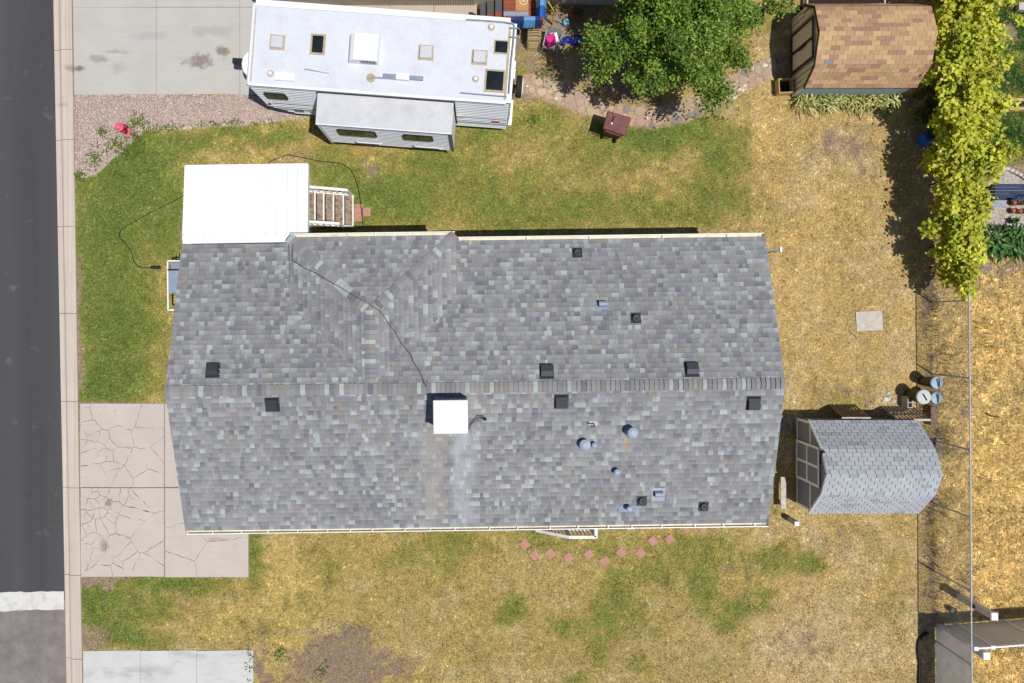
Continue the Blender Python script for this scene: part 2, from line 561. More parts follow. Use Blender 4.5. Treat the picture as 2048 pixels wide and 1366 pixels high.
def kerb_left(py):
    return 105 + .0195 * py
def kerb_right(py):
    return 145 + .0153 * py

def path_dist(x, y):
    d = np.full(np.shape(x), 1e9)
    for (x0, y0), (x1, y1) in zip(PATH_LINE[:-1], PATH_LINE[1:]):
        dx, dy = x1 - x0, y1 - y0
        t = np.clip(((x - x0) * dx + (y - y0) * dy) / (dx * dx + dy * dy), 0, 1)
        d = np.minimum(d, np.hypot(x - x0 - t * dx, y - y0 - t * dy))
    return d

GREEN = [  # cx, cy, rx, ry, amount
    (250, 340, 120, 100, .95), (215, 480, 95, 140, .95), (230, 640, 95, 120, .95), (215, 740, 90, 70, 1.0), (330, 420, 60, 120, .8), (320, 280, 130, 28, .7),
    (190, 1200, 60, 50, .8), (330, 1170, 130, 22, .85), (300, 1215, 90, 30, .5), (250, 1265, 80, 24, .75), (515, 1105, 18, 60, .8), (200, 1250, 36, 40, .7),
    (660, 350, 70, 35, .5), (780, 400, 110, 55, .75), (860, 330, 90, 40, .6), (560, 270, 60, 16, .55), (440, 262, 70, 14, .6), (660, 305, 40, 20, .45),
    (1000, 390, 120, 60, .55), (980, 270, 70, 40, .45), (1090, 240, 60, 30, .45), (1170, 300, 90, 50, .5), (1330, 270, 150, 34, .85), (1440, 300, 50, 60, .7), (1240, 420, 240, 38, .65), (1420, 400, 70, 50, .65), (1080, 440, 140, 25, .6),
    (1120, 340, 80, 30, .3), (1240, 330, 60, 30, .35),
    (1030, 1212, 34, 38, .75), (1010, 1240, 30, 20, .6), (1240, 1195, 50, 60, .55), (1205, 1230, 40, 36, .65), (1410, 1170, 36, 36, .6), (1560, 1115, 46, 32, .85), (1620, 1130, 26, 24, .8), (1500, 1215, 50, 20, .75), (1530, 1190, 26, 14, .7), (1455, 1245, 20, 20, .6),
    (1190, 1295, 26, 26, .45), (1120, 1240, 24, 18, .55), (1270, 1330, 22, 22, .4), (1140, 1355, 24, 14, .5), (1320, 1275, 20, 18, .35), (1420, 1330, 26, 30, .3), (1360, 1100, 120, 40, .38), (1130, 1085, 150, 30, .35), (850, 1110, 90, 40, .28), (660, 1120, 50, 30, .25), (1270, 1150, 80, 22, .4), (900, 1080, 160, 18, .3), (1760, 1240, 60, 40, .3), (1795, 1120, 20, 20, .35),
    (1500, 370, 40, 100, .2), (1690, 800, 60, 20, .4), (1620, 850, 60, 20, .3), (1560, 1000, 14, 70, .35), (1700, 1050, 140, 12, .2),
    (2020, 60, 80, 70, 1.3), (2030, 150, 80, 60, 1.3), (2030, 265, 70, 60, 1.3), (1540, 40, 40, 30, .5), (1045, 145, 30, 30, .35), (1060, 240, 50, 30, .3), (1855, 870, 22, 30, .5), (1885, 900, 30, 14, .4),
]
BARE = [
    (690, 1325, 110, 60, 1.0), (640, 1270, 60, 20, .6), (790, 1330, 60, 40, .6), (590, 1350, 40, 30, .6),
    (520, 1330, 22, 50, .7), (200, 1162, 60, 12, .9), (180, 1275, 40, 24, .8), (178, 818, 44, 20, .7), (154, 560, 7, 60, .9), (158, 700, 9, 80, .9), (151, 400, 6, 80, .5),
    (1690, 285, 80, 36, .5), (1740, 330, 40, 26, .5), (1630, 320, 30, 18, .3), (1860, 600, 14, 100, .6), (1862, 950, 12, 500, .7), (1770, 800, 50, 22, .4), (1660, 790, 60, 20, .35), (1590, 1290, 80, 40, .35), (1690, 1300, 120, 40, .3), (1470, 1140, 40, 30, .25), (1660, 1080, 70, 30, .3),
    (1100, 130, 70, 60, .55), (1230, 120, 160, 90, .8), (1060, 185, 30, 18, .7), (1850, 480, 30, 60, .5), (1900, 505, 40, 30, .7), (1960, 535, 70, 22, .8), (2030, 525, 40, 16, .8), (2016, 66, 18, 18, 1.4), (1985, 322, 40, 12, .8), (2040, 340, 26, 20, .9), (1110, 40, 60, 50, 1.0), (1160, 40, 40, 40, 1.0), (1820, 200, 30, 20, .7),
    (1690, 8, 90, 16, 1.2), (740, 345, 22, 20, .45), (580, 318, 40, 10, .4), (1040, 60, 50, 40, .8), (365, 470, 8, 20, .6),
]
STRAW = [
    (560, 1190, 70, 110, 1.0), (560, 1280, 50, 50, 1.0), (470, 1240, 60, 40, .9), (640, 1210, 60, 40, .6), (1970, 700, 120, 160, .9), (1970, 950, 110, 200, 1.0), (2000, 1150, 80, 120, 1.0), (2000, 1340, 60, 60, 1.0), (1900, 1120, 30, 80, .8), (560, 300, 70, 20, .7), (905, 345, 20, 14, .9), (700, 330, 60, 12, .6), (1530, 240, 50, 70, .5), (1640, 420, 90, 60, .3), (1700, 200, 120, 20, .8), (1600, 560, 50, 120, .3),
]
def blobs(lst, x, y):
    r = np.zeros(np.shape(x))
    for cx, cy, rx, ry, a in lst:
        r = np.maximum(r, a * np.exp(-(((x - cx) / rx) ** 2 + ((y - cy) / ry) ** 2) ** 1.3 * .8))
    return r

C_GOLD = np.array(srgb(194, 166, 108))
C_TAN = np.array(srgb(204, 180, 134))
C_OLIVE = np.array(srgb(158, 146, 80))
C_GREEN = np.array(srgb(120, 132, 62))
C_LUSH = np.array(srgb(98, 118, 52))
C_DEEP = np.array(srgb(62, 92, 40))
C_SOIL = np.array(srgb(160, 138, 116))
C_BROWN = np.array(srgb(150, 128, 108))
C_STRAW = np.array(srgb(222, 190, 120))
C_DARK = np.array(srgb(138, 120, 102))
def lawn(x, y):
    """surface colour of the yard at photo point x, y on the ground"""
    wx = x + 46 * (fbm(x / 70, y / 70, 3) - .5) + 22 * (fbm(x / 18, y / 18, 5) - .5)
    wy = y + 46 * (fbm(x / 70, y / 70, 9) - .5) + 22 * (fbm(x / 18, y / 18, 13) - .5)
    n1, n2 = fbm(x / 60, y / 60, 21), fbm(x / 14, y / 14, 31, 3)
    g = np.clip(blobs(GREEN, wx, wy) + (n1 - .5) * .55 + (n2 - .5) * .55, 0, 1.3)
    base_g = np.where((x < 900) & (y < 480), .22, np.where(x > 1500, -.06, .17))
    g = np.clip(g + base_g, 0, 1.3)
    mixc = lambda a, b, f: a + (b - a) * np.clip(f, 0, 1)[:, None]
    tan = np.clip((fbm(x / 45, y / 45, 41) - .38) * 2.6, 0, 1)
    tan = np.clip(tan + np.exp(-(((wx - 1620) / 240) ** 2 + ((wy - 1300) / 90) ** 2)) * .6, 0, 1)
    c = mixc(np.broadcast_to(C_GOLD, x.shape + (3,)), C_TAN, tan)
    c = mixc(c, C_STRAW, blobs(STRAW, wx, wy) + (n2 - .5) * .4)
    c = mixc(c, C_OLIVE, g * 2.2)
    c = mixc(c, C_GREEN, (g - .38) * 2.2)
    c = mixc(c, C_LUSH, (g - .85) * 2.0)
    c = mixc(c, C_DEEP, np.where(x > 1940, (g - .75) * 3.0, 0.0))
    b = blobs(BARE, wx, wy) + (n2 - .5) * .9 + (n1 - .5) * .4
    soil = np.where(((x > 480) & (x < 850) & (y > 1230)) | ((x > 1180) & (x < 1500) & (y < 150)), 1.0, 0.0)
    sc = mixc(np.broadcast_to(C_SOIL, x.shape + (3,)), C_BROWN, soil)
    c = mixc(c, sc, (b - .28) * 2.6)
    pd = path_dist(x, y) + 10 * (n2 - .5)
    c = mixc(c, np.array(srgb(194, 164, 140)), (24 - pd) / 5)
    gr = inpoly(GRAVEL, x + 10 * (n2 - .5), y + 10 * (n1 - .5))
    c = np.where(gr[:, None], np.array(srgb(212, 190, 178))[None] * (.85 + .3 * n2[:, None]), c)
    e = inpoly(PATIO_E, x, y)
    c = np.where(e[:, None], np.array(srgb(196, 186, 178))[None] * (.9 + .2 * n2[:, None]), c)
    dm = inpoly(DRIVE_MID, x, y)
    c = np.where(dm[:, None], C_DARK[None] * (1.1 + .5 * n2[:, None]), c)
    return np.maximum(c * 1.12, .004)

# ------------------------------------------------------------------ ground sheet
def axis(lo, hi, far, step):
    c = np.arange(lo, hi + step * .5, step)
    out = np.array([step * 4 * 1.55 ** k for k in range(40)]).cumsum()
    out = np.append(out[out < far - 20], far)
    return np.concatenate([(lo - out)[::-1], c, hi + out])
gx = axis(-14.6, 20.4, 150, .115)
gy = axis(-14.0, 12.4, 150, .115)
GX, GY = np.meshgrid(gx, gy, indexing='ij')
fx, fy = GX.ravel(), GY.ravel()
px_, py_ = NX + fx / S0, NY - fy / S0
edge = (px_ - kerb_left(py_)) * S0
gz = np.where(edge < .42, -.16, 0.0) + .02 * (fbm(fx * 1.5, fy * 1.5, 77) - .5) * (edge > .8)
pav = inpoly(DRIVE_TOP, px_, py_) | inpoly(DRIVE_MID, px_, py_) | inpoly(DRIVE_LOW, px_, py_) | (px_ < kerb_right(py_) + 6)
gz = np.where(pav & (edge > .42), -.012, gz)
gcol = lawn(np.clip(px_, -200, 2300), np.clip(py_, -250, 1600))
gi = np.arange(len(gx) * len(gy)).reshape(len(gx), len(gy))
GF = np.stack([gi[:-1, :-1], gi[1:, :-1], gi[1:, 1:], gi[:-1, 1:]], -1).reshape(-1, 4)
ground = fast_mesh('ground', np.stack([fx, fy, gz], 1), GF, gcol, M['ground'], kind='structure', smooth=True)

# ------------------------------------------------------------------ road, marking, kerb
def gpoly(pts):
    return [(at(*p).x, at(*p).y) for p in pts]
RZ = -.055
FARN, FARS = -3600, 5000
MB().prism(gpoly([(-2600, FARN), (kerb_left(FARN) + 1, FARN), (kerb_left(1200) + 1, 1200), (-2600, 1207)]), RZ - .2, RZ).build('road', M['asphalt'], kind='structure')
MB().prism(gpoly([(-2600, 1207), (kerb_left(1200) + 1, 1200), (kerb_left(FARS) + 1, FARS), (-2600, FARS)]), RZ - .21, RZ - .006).build('side_road', M['old_asphalt'], kind='structure')
ys = np.linspace(-300, 126, 40)
rng = random.Random(4)
top = [(x, 1186 - 3 * x / 126 + rng.uniform(-1.2, 1.2)) for x in ys]
bot = [(x, 1224 - 5 * x / 126 + rng.uniform(-1.5, 1.5)) for x in ys]
mb = MB()
for i in range(39):
    mb.prism(gpoly([bot[i], bot[i + 1], top[i + 1], top[i]]), RZ - .005, RZ + .004)
mb.build('road_marking', M['road_paint'], kind='structure')
kerb = thing('kerb', None, None, at(130, 600), kind='structure')
joints = [100 - 175 * k for k in range(14, 0, -1)] + [100, 280, 453, 627, 803, 975, 1150, 1317, 1490] + [1490 + 175 * k for k in range(1, 12)]
prof = [(0, RZ - .1), (0, RZ + .012), (.05, RZ + .014), (.20, RZ + .004), (.27, RZ + .01), (.31, RZ + .03), (.36, RZ + .075), (.41, RZ + .098), (.5, RZ + .108), (1, RZ + .112), (1, RZ - .1)]
for ya, yb in zip(joints[:-1], joints[1:]):
    if yb < -400 or ya > 1800:
        continue
    mb = MB()
    ya2, yb2 = ya + .45, yb - .45
    vs = []
    for y in (ya2, yb2):
        l, r = at(kerb_left(y), y), at(kerb_right(y), y)
        for u, z in prof:
            vs.append((l.x + (r.x - l.x) * u, l.y, z))
    n = len(prof)
    mb.add(vs, [(i, i + 1, n + i + 1, n + i) for i in range(n - 1)] + [tuple(range(n)), tuple(range(2 * n - 1, n - 1, -1))])
    mb.build('kerb_segment', M['kerb'], kerb)

# ------------------------------------------------------------------ driveways
def slab(parent, pts, m, z=.022, name='slab', gap=.006):
    p = gpoly(pts)
    cx = sum(q[0] for q in p) / len(p)
    cy = sum(q[1] for q in p) / len(p)
    p = [(q[0] - gap * (1 if q[0] > cx else -1), q[1] - gap * (1 if q[1] > cy else -1)) for q in p]
    if area(p) < 0:
        p = p[::-1]
    return MB().prism(p, -.1, z, inset=.004).build(name, m, parent)
d1 = thing('driveway', None, None, at(320, 90), kind='structure')
for x0, x1 in ((0, 313), (313, 480), (480, 640)):
    for y0, y1 in ((-230, 15), (15, 190)):
        xa, xb = (kerb_right(y0) + 1, kerb_right(y1) + 1) if x0 == 0 else (x0, x0)
        slab(d1, [(xb, y1 + (.5 if x0 == 0 else 0)), (x1, y1 - (1 if y1 == 190 else 0)), (x1, y0), (xa, y0)], M['concrete'], .022 + rng.uniform(-.003, .003))
d3 = thing('driveway', None, None, at(340, 1330), kind='structure')
for x0, x1 in ((0, 281), (281, 394), (394, 507)):
    for y0, y1 in ((1301, 1480),):
        xa = kerb_right(y0) + 2 if x0 == 0 else x0
        slab(d3, [(xa, y1), (x1, y1), (x1, y0 - x1 * .004), (xa, y0)], M['pale_concrete'])
d2 = thing('driveway', None, None, at(320, 990), kind='structure')
def voronoi_pieces(cell, seeds, parent, m, gap, tilt=True):
    n = 0
    for i, a in enumerate(seeds):
        poly = list(cell)
        for j, b in enumerate(seeds):
            if i == j:
                continue
            mx, my = (a[0] + b[0]) / 2, (a[1] + b[1]) / 2
            dx, dy = b[0] - a[0], b[1] - a[1]
            L = math.hypot(dx, dy)
            mx -= dx / L * gap / 2
            my -= dy / L * gap / 2
            out = []
            for k in range(len(poly)):
                p, q = poly[k - 1], poly[k]
                sp = (p[0] - mx) * dx + (p[1] - my) * dy
                sq = (q[0] - mx) * dx + (q[1] - my) * dy
                if (sp <= 0) != (sq <= 0):
                    t = sp / (sp - sq)
                    out.append((p[0] + (q[0] - p[0]) * t, p[1] + (q[1] - p[1]) * t))
                if sq <= 0:
                    out.append(q)
            poly = out
            if len(poly) < 3:
                break
        if len(poly) < 3 or abs(area(poly)) < .003:
            continue
        # roughen the broken edges
        pts = []
        for k in range(len(poly)):
            p, q = poly[k - 1], poly[k]
            L = math.hypot(q[0] - p[0], q[1] - p[1])
            pts.append(p)
            m2 = int(L / .16)
            for e in range(1, m2 + 1):
                t = e / (m2 + 1)
                x, y = p[0] + (q[0] - p[0]) * t, p[1] + (q[1] - p[1]) * t
                inside = min(abs(x - c[0]) for c in cell) > .02 and min(abs(y - c[1]) for c in cell) > .02
                k2 = .03 if inside else 0
                hx = (math.sin(x * 31.7 + y * 17.3) + math.sin(x * 57.1 - y * 41.9)) * .5
                hy = (math.sin(x * 23.9 - y * 37.7) + math.sin(x * 47.3 + y * 61.1)) * .5
                pts.append((x + k2 * hx, y + k2 * hy))
        if area(pts) < 0:
            pts = pts[::-1]
        MB().prism(pts, -.1, .02 + rng.uniform(-.004, .004) - rng.random() ** 6 * .012).build('slab_piece', m, parent)
        n += 1
    return n
def rect(x0, y0, x1, y1):
    p = gpoly([(x0, y1), (x1, y1), (x1, y0), (x0, y0)])
    return p
rs = random.Random(12)
def seeds_for(x0, y0, x1, y1, spots):
    out = []
    for cx, cy, sx, sy, n in spots:
        for _ in range(n):
            x, y = min(max(rs.gauss(cx, sx), x0 + 2), x1 - 2), min(max(rs.gauss(cy, sy), y0 + 2), y1 - 2)
            p = at(x, y)
            if all((p.x - q[0]) ** 2 + (p.y - q[1]) ** 2 > .15 ** 2 for q in out):
                out.append((p.x, p.y))
    return out
voronoi_pieces(rect(161, 807, 328.5, 974), seeds_for(161, 807, 328, 974, [(190, 880, 18, 14, 22), (175, 820, 10, 8, 3), (210, 935, 30, 22, 5), (270, 890, 35, 40, 5), (285, 840, 20, 20, 2), (230, 825, 20, 10, 2), (290, 950, 20, 10, 2)]), d2, M['old_concrete'], .010)
voronoi_pieces(rect(162, 976, 328.5, 1153), seeds_for(162, 976, 328, 1153, [(190, 1005, 20, 18, 24), (180, 1045, 12, 16, 9), (235, 1010, 22, 20, 9), (230, 1120, 22, 14, 8), (190, 1090, 20, 14, 4), (290, 1040, 25, 40, 5), (285, 1125, 25, 12, 3)]), d2, M['old_concrete'], .011)
slab(d2, [(330, 974), (420, 974), (420, 807), (330, 807)], M['old_concrete'])
voronoi_pieces(rect(330.5, 976, 497, 1154), [tuple(at(350, 1010).xy), tuple(at(372, 1085).xy), tuple(at(420, 1040).xy), tuple(at(430, 1125).xy), tuple(at(352, 1140).xy)], d2, M['old_concrete'], .010)

# ------------------------------------------------------------------ gravel
n = 15000
gxp, gyp = RNG.uniform(145, 645, n * 3), RNG.uniform(186, 362, n * 3)
keep = inpoly(GRAVEL, gxp + 14 * (fbm(gxp / 12, gyp / 12, 8) - .5), gyp + 14 * (fbm(gxp / 12, gyp / 12, 18) - .5))
gxp, gyp = gxp[keep][:n], gyp[keep][:n]
weed = blobs([(275, 240, 22, 18, 1), (260, 300, 30, 24, 1), (205, 262, 10, 8, 1), (190, 315, 14, 20, 1), (235, 300, 20, 26, .8), (430, 248, 60, 6, .8)], gxp, gyp)
sel = RNG.random(len(gxp)) > weed * .55
gxp, gyp = gxp[sel], gyp[sel]
n = len(gxp)
r = RNG.uniform(.012, .030, n)
oct_ = np.array([(1, 0, 0), (-1, 0, 0), (0, 1, 0), (0, -1, 0), (0, 0, .6), (0, 0, -.6)])
ang = RNG.uniform(0, 6.28, n)
sx, sy = r * RNG.uniform(.8, 1.4, n), r * RNG.uniform(.7, 1.1, n)
ox = oct_[None, :, 0] * sx[:, None]
oy = oct_[None, :, 1] * sy[:, None]
ca_, sa_ = np.cos(ang)[:, None], np.sin(ang)[:, None]
V = np.stack([(gxp - NX)[:, None] * S0 + ox * ca_ - oy * sa_, (NY - gyp)[:, None] * S0 + ox * sa_ + oy * ca_, oct_[None, :, 2] * r[:, None] + .008 + RNG.uniform(0, .012, n)[:, None]], -1).reshape(-1, 3)
of = np.array([(0, 2, 4), (2, 1, 4), (1, 3, 4), (3, 0, 4), (2, 0, 5), (1, 2, 5), (3, 1, 5), (0, 3, 5)])
F = (of[None] + 6 * np.arange(n)[:, None, None]).reshape(-1, 3)
pal = np.array([srgb(230, 208, 198), srgb(214, 184, 170), srgb(240, 228, 222), srgb(190, 170, 162), srgb(222, 192, 178)])
C = np.repeat(pal[RNG.integers(0, 5, n)] * RNG.uniform(.8, 1.15, (n, 1)), 6, 0)
o = fast_mesh('gravel', V, F, C, M['attr'], kind='stuff')
o['label'] = 'strip of pinkish gravel between driveway and lawn'

# ------------------------------------------------------------------ grass blades
def no_grass(x, y):
    m = inpoly(DRIVE_TOP, x, y) | inpoly(DRIVE_MID, x, y) | inpoly(DRIVE_LOW, x, y) | (x < kerb_right(y) + 2)
    m |= inpoly([(380, 480), (1515, 468), (1515, 1000), (392, 1020)], x, y)
    m |= inpoly([(545, 40), (985, 60), (985, 205), (545, 190)], x, y)
    m |= inpoly([(1590, 30), (1790, 30), (1790, 180), (1585, 180)], x, y)
    m |= inpoly([(1595, 845), (1800, 845), (1800, 1000), (1595, 1000)], x, y)
    m |= inpoly(PATIO_E, x, y) | inpoly([(480, -60), (960, -60), (960, 32), (520, 28)], x, y)
    m |= inpoly([(955, -60), (1110, -60), (1110, 62), (955, 62)], x, y)
    return m
NB = 560000
bx, by = RNG.uniform(140, 2110, NB), RNG.uniform(-60, 1420, NB)
ok = ~no_grass(bx, by)
bx, by = bx[ok], by[ok]
bare = np.clip((blobs(BARE, bx, by) - .25) * 1.7, 0, 1) + np.clip((26 - path_dist(bx, by)) / 6, 0, 1)
grv = inpoly(GRAVEL, bx + 10 * (fbm(bx / 12, by / 12, 8) - .5), by)
wd = blobs([(275, 240, 16, 12, 1), (262, 300, 26, 18, 1), (205, 262, 8, 6, 1), (190, 315, 12, 18, 1), (235, 300, 16, 22, .8)], bx, by)
bare = np.where(grv, 1.0 - wd, bare)
ok = RNG.random(len(bx)) > bare * .97
bx, by, grv = bx[ok], by[ok], grv[ok]
nb = len(bx)
col = lawn(bx, by)
col = np.where(grv[:, None], C_GREEN[None], col)
col = col * np.exp(RNG.normal(0, .26, (nb, 1)) + 1.05 * (vnoise(bx / 4.2, by / 4.2, 55) - .5)[:, None] + .9 * (vnoise(bx / 11, by / 11, 56) - .5)[:, None]) * 1.06
dryb = RNG.random(nb) < .06
col = np.where(dryb[:, None], np.array(srgb(216, 186, 120))[None] * RNG.uniform(.75, 1.1, (nb, 1)), col)
tallf = np.where(bx > 1870, 1.7, 1.0)
L = RNG.uniform(.035, .085, nb) * tallf
W = RNG.uniform(.007, .015, nb) * np.sqrt(tallf)
a = RNG.uniform(0, 6.283, nb)
up = RNG.uniform(.25, .95, nb)
X, Y = (bx - NX) * S0, (NY - by) * S0
dx, dy = np.cos(a), np.sin(a)
hl = L * np.sqrt(1 - (up * .9) ** 2)
V = np.stack([np.stack([X - dy * W, Y + dx * W, np.zeros(nb)], 1), np.stack([X + dy * W, Y - dx * W, np.zeros(nb)], 1), np.stack([X + dx * hl, Y + dy * hl, L * up * .9 + .006], 1)], 1).reshape(-1, 3)
F = np.arange(nb * 3).reshape(-1, 3)
o = fast_mesh('grass', V, F, np.repeat(col, 3, 0), M['blade'], kind='stuff')
o['label'] = 'patchy green and sun-dried grass over the yard'

# ------------------------------------------------------------------ shingle laying
TONES = [(srgb(155, 155, 157), 42), (srgb(142, 142, 148), 20), (srgb(165, 167, 168), 18), (srgb(180, 186, 185), 9), (srgb(156, 151, 146), 9), (srgb(132, 133, 139), 5)]
CAPS = [(srgb(150, 149, 149), 38), (srgb(138, 138, 142), 28), (srgb(174, 181, 179), 12), (srgb(150, 144, 138), 12), (srgb(124, 125, 130), 10)]
def pick_tone(r, tones=TONES):
    k = r.uniform(0, sum(w for _, w in tones))
    for c, w in tones:
        k -= w
        if k <= 0:
            break
    f = r.uniform(.93, 1.07)
    return tuple(x * f for x in c)

def lay_shingles(O, U, V, poly, rowh, wfun, tone, thick, r, stagger=True, gap=.0012, band=True):
    """tabs of one roof plane as (world verts, faces, colour, area)"""
    N = U.cross(V).normalized()
    us = [p[0] for p in poly]
    vs = [p[1] for p in poly]
    out = []
    v = min(vs)
    row = 0
    while v < max(vs) - 1e-4:
        u = min(us) - r.uniform(0, .3) if stagger is True else min(us) - (row % 2) * stagger
        v1 = v + rowh
        while u < max(us):
            w = wfun(r)
            jit = r.uniform(-.004, .004)
            pl = clip([(u + gap, v + jit), (u + w - gap, v + jit), (u + w - gap, v1 + .006), (u + gap, v1 + .006)], poly)
            col = tone(r, row, u)
            u += w
            if len(pl) < 3 or abs(area(pl)) < .0015:
                continue
            t = thick * r.uniform(.75, 1.25)
            lo = [O + U * p[0] + V * p[1] - N * .004 for p in pl]
            hi = [O + U * p[0] + V * p[1] + N * (t * (1 - max(0, min(1, (p[1] - v) / rowh))) + .0015) for p in pl]
            n = len(pl)
            fs = [tuple(range(n, 2 * n))] + [(i, (i + 1) % n, n + (i + 1) % n, n + i) for i in range(n)]
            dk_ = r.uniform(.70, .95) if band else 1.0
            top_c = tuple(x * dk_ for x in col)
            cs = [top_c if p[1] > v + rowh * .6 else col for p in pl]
            out.append((lo + hi, fs, cs + cs, abs(area(pl))))
        v = v1
        row += 1
    return out

def place_shingles(tabs, parent, m, single='shingle', rest='shingle_field', most=298):
    order = sorted(range(len(tabs)), key=lambda i: -tabs[i][3])
    for i in order[:most]:
        vs, fs, c, _ = tabs[i]
        MB().add(vs, fs, c).build(single, m, parent)
    if len(order) > most:
        mb = MB()
        for i in order[most:]:
            vs, fs, c, _ = tabs[i]
            mb.add(vs, fs, c)
        mb.build(rest, m, parent, kind='stuff')

def ridge_caps(a, b, left, right, parent, m, step, half, r, tone, name='ridge_cap'):
    """overlapping caps from a to b; left/right are unit vectors running down the two slopes"""
    a, b = Vector(a), Vector(b)
    d = (b - a)
    n = max(1, int(round(d.length / step)))
    d = d / n
    nl = (left.cross(d)).normalized()
    nl = nl if nl.z > 0 else -nl
    nr = (right.cross(d)).normalized()
    nr = nr if nr.z > 0 else -nr
    nu = (nl + nr).normalized()
    for i in range(n):
        p, q = a + d * i, a + d * (i + 1.15)
        vs = []
        h = half * r.uniform(.95, 1.05)
        for e, t0, t1 in ((p, .004, .034 * r.uniform(.8, 1.3)), (q, .001, .006)):
            for t in (t0 - .012, t1):
                vs += [e + left * h + nl * t, e + left * h * .25 + nl * (t + .004), e + nu * (t + .004), e + right * h * .25 + nr * (t + .004), e + right * h + nr * t]
        fs = []
        for k in range(4):
            fs += [(5 + k, 6 + k, 16 + k, 15 + k), (k, k + 1, 6 + k, 5 + k)]
        fs += [(0, 5, 15, 10), (4, 9, 19, 14)]
        MB().add(vs, fs, pick_tone(r, CAPS)).build(name, m, parent)

# ------------------------------------------------------------------ house
HM = Matrix.Translation((-.142, -1.857, 0)) @ Matrix.Rotation(.0135, 4, 'Z')
HI = HM.inverted()
HL, HW, EZ, RZ2 = 8.85, 4.335, 3.2, 4.42     # half length, half width, eave and ridge height
SLOPE = (RZ2 - EZ) / HW
def hw(x, y, z):
    return HM @ Vector((x, y, z))
house = thing('house', 'long single-storey house with grey shingled gable roof and cross hip', 'house', hw(0, 0, 0))
rh = random.Random(21)
tone_house = lambda r, row, u: pick_tone(r)
def tabw(r):
    return r.choice((.09, .11, .13, .14, .15, .17, .19, .22))
ex = (hw(1, 0, 0) - hw(0, 0, 0))
ey = (hw(0, 1, 0) - hw(0, 0, 0))
up_n = (ey * -1 + Vector((0, 0, SLOPE))).normalized()      # north slope, climbing south
up_s = (ey + Vector((0, 0, SLOPE))).normalized()
slen = math.hypot(HW, RZ2 - EZ)
# dormer (cross hip): lifted eave over the entrance
DX0, DX1, DYN, DZ, DR = -5.44, -.52, 4.44, 3.72, 4.385
DXM = (DX0 + DX1) / 2
DAP = DYN - 2.24
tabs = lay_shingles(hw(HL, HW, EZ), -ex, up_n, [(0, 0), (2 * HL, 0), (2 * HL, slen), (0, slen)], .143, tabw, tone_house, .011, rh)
def under_dormer(t):
    for p in t[0]:
        q = HI @ p
        if not (DX0 + .1 < q.x < DX1 - .1):
            return False
        zd = DZ + (DR - DZ) * (1 - abs(q.x - DXM) / ((DX1 - DX0) / 2))
        zd = min(zd, DZ + (DYN - q.y) * (DR - DZ) / 2.24)
        if zd < q.z + .10:
            return False
    return True
tabs = [t for t in tabs if not under_dormer(t)]
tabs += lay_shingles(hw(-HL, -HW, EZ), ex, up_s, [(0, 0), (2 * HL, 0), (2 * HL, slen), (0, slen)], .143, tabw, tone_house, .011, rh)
# dormer planes: where their height meets the main slope is the valley
def main_z(y):
    return EZ + (HW - abs(y)) * SLOPE
hx = (DX1 - DX0) / 2
dsl = (DR - DZ) / hx
y_val = HW - (DZ - EZ) / SLOPE
y_top = HW - (DR - EZ) / SLOPE
side_v = math.hypot(hx, DR - DZ)
uw = (ex + Vector((0, 0, dsl))).normalized()
ue = (-ex + Vector((0, 0, dsl))).normalized()
tabs += lay_shingles(hw(DX0, DYN, DZ), -ey, uw, [(0, 0), (DYN - y_val, 0), (DYN - y_top, side_v), (2.24, side_v)], .143, tabw, tone_house, .011, rh)
tabs += lay_shingles(hw(DX1, y_val, DZ), ey, ue, [(0, 0), (DYN - y_val, 0), (DYN - 2.24 - y_val, side_v), (y_top - y_val, side_v)], .143, tabw, tone_house, .011, rh)
front_v = math.hypot(2.24, DR - DZ)
un = (-ey * 2.24 + Vector((0, 0, DR - DZ))).normalized()
tabs += lay_shingles(hw(DX1, DYN, DZ), -ex, un, [(0, 0), (2 * hx, 0), (hx, front_v)], .143, tabw, tone_house, .011, rh)
place_shingles(tabs, house, M['shingle'])
# roof deck
mb = MB(HM)
t_ = .012
A = [(-HL, -HW, EZ - t_), (HL, -HW, EZ - t_), (HL, 0, RZ2 - t_), (-HL, 0, RZ2 - t_), (-HL, HW, EZ - t_), (HL, HW, EZ - t_)]
B = [(x * .999, y, z - .12) for x, y, z in A]
mb.add(A + B, [(0, 1, 2, 3), (3, 2, 5, 4), (9, 8, 7, 6), (10, 11, 8, 9), (0, 6, 7, 1), (5, 11, 10, 4), (0, 3, 9, 6), (3, 4, 10, 9), (1, 7, 8, 2), (2, 8, 11, 5)])
D = [(DX0, DYN, DZ - t_), (DX1, DYN, DZ - t_), (DX1, y_val, DZ - t_), (DX0, y_val, DZ - t_), (DXM, DAP, DR - t_), (DXM, y_top, DR - t_)]
E = [(x, y, z - .10) for x, y, z in D[:4]]
mb.add(D + E, [(0, 1, 4), (1, 2, 5, 4), (3, 0, 4, 5), (0, 6, 7, 1), (1, 7, 8, 2), (3, 9, 6, 0)])
mb.build('roof_deck', M['deck'], house)
ridge_caps(hw(-HL + .0, 0, RZ2 + .012), hw(HL, 0, RZ2 + .012), -up_n, -up_s, house, M['shingle'], .138, .155, rh, tone_house)
ridge_caps(hw(DXM, DAP + .05, DR + .012), hw(DXM, .16, DR + .012), -uw, -ue, house, M['shingle'], .138, .15, rh, tone_house)
for sx, cx in ((-1, DX0), (1, DX1)):
    a, b = hw(cx, DYN, DZ + .012), hw(DXM, DAP, DR + .012)
    d = (b - a).normalized()
    side = -(uw if sx < 0 else ue)
    n1 = side.cross(d).normalized()
    def perp(g):
        g = g - d * g.dot(d)
        return g.normalized()
    ridge_caps(a, b, perp(side), perp(-un), house, M['shingle'], .138, .15, rh, tone_house)
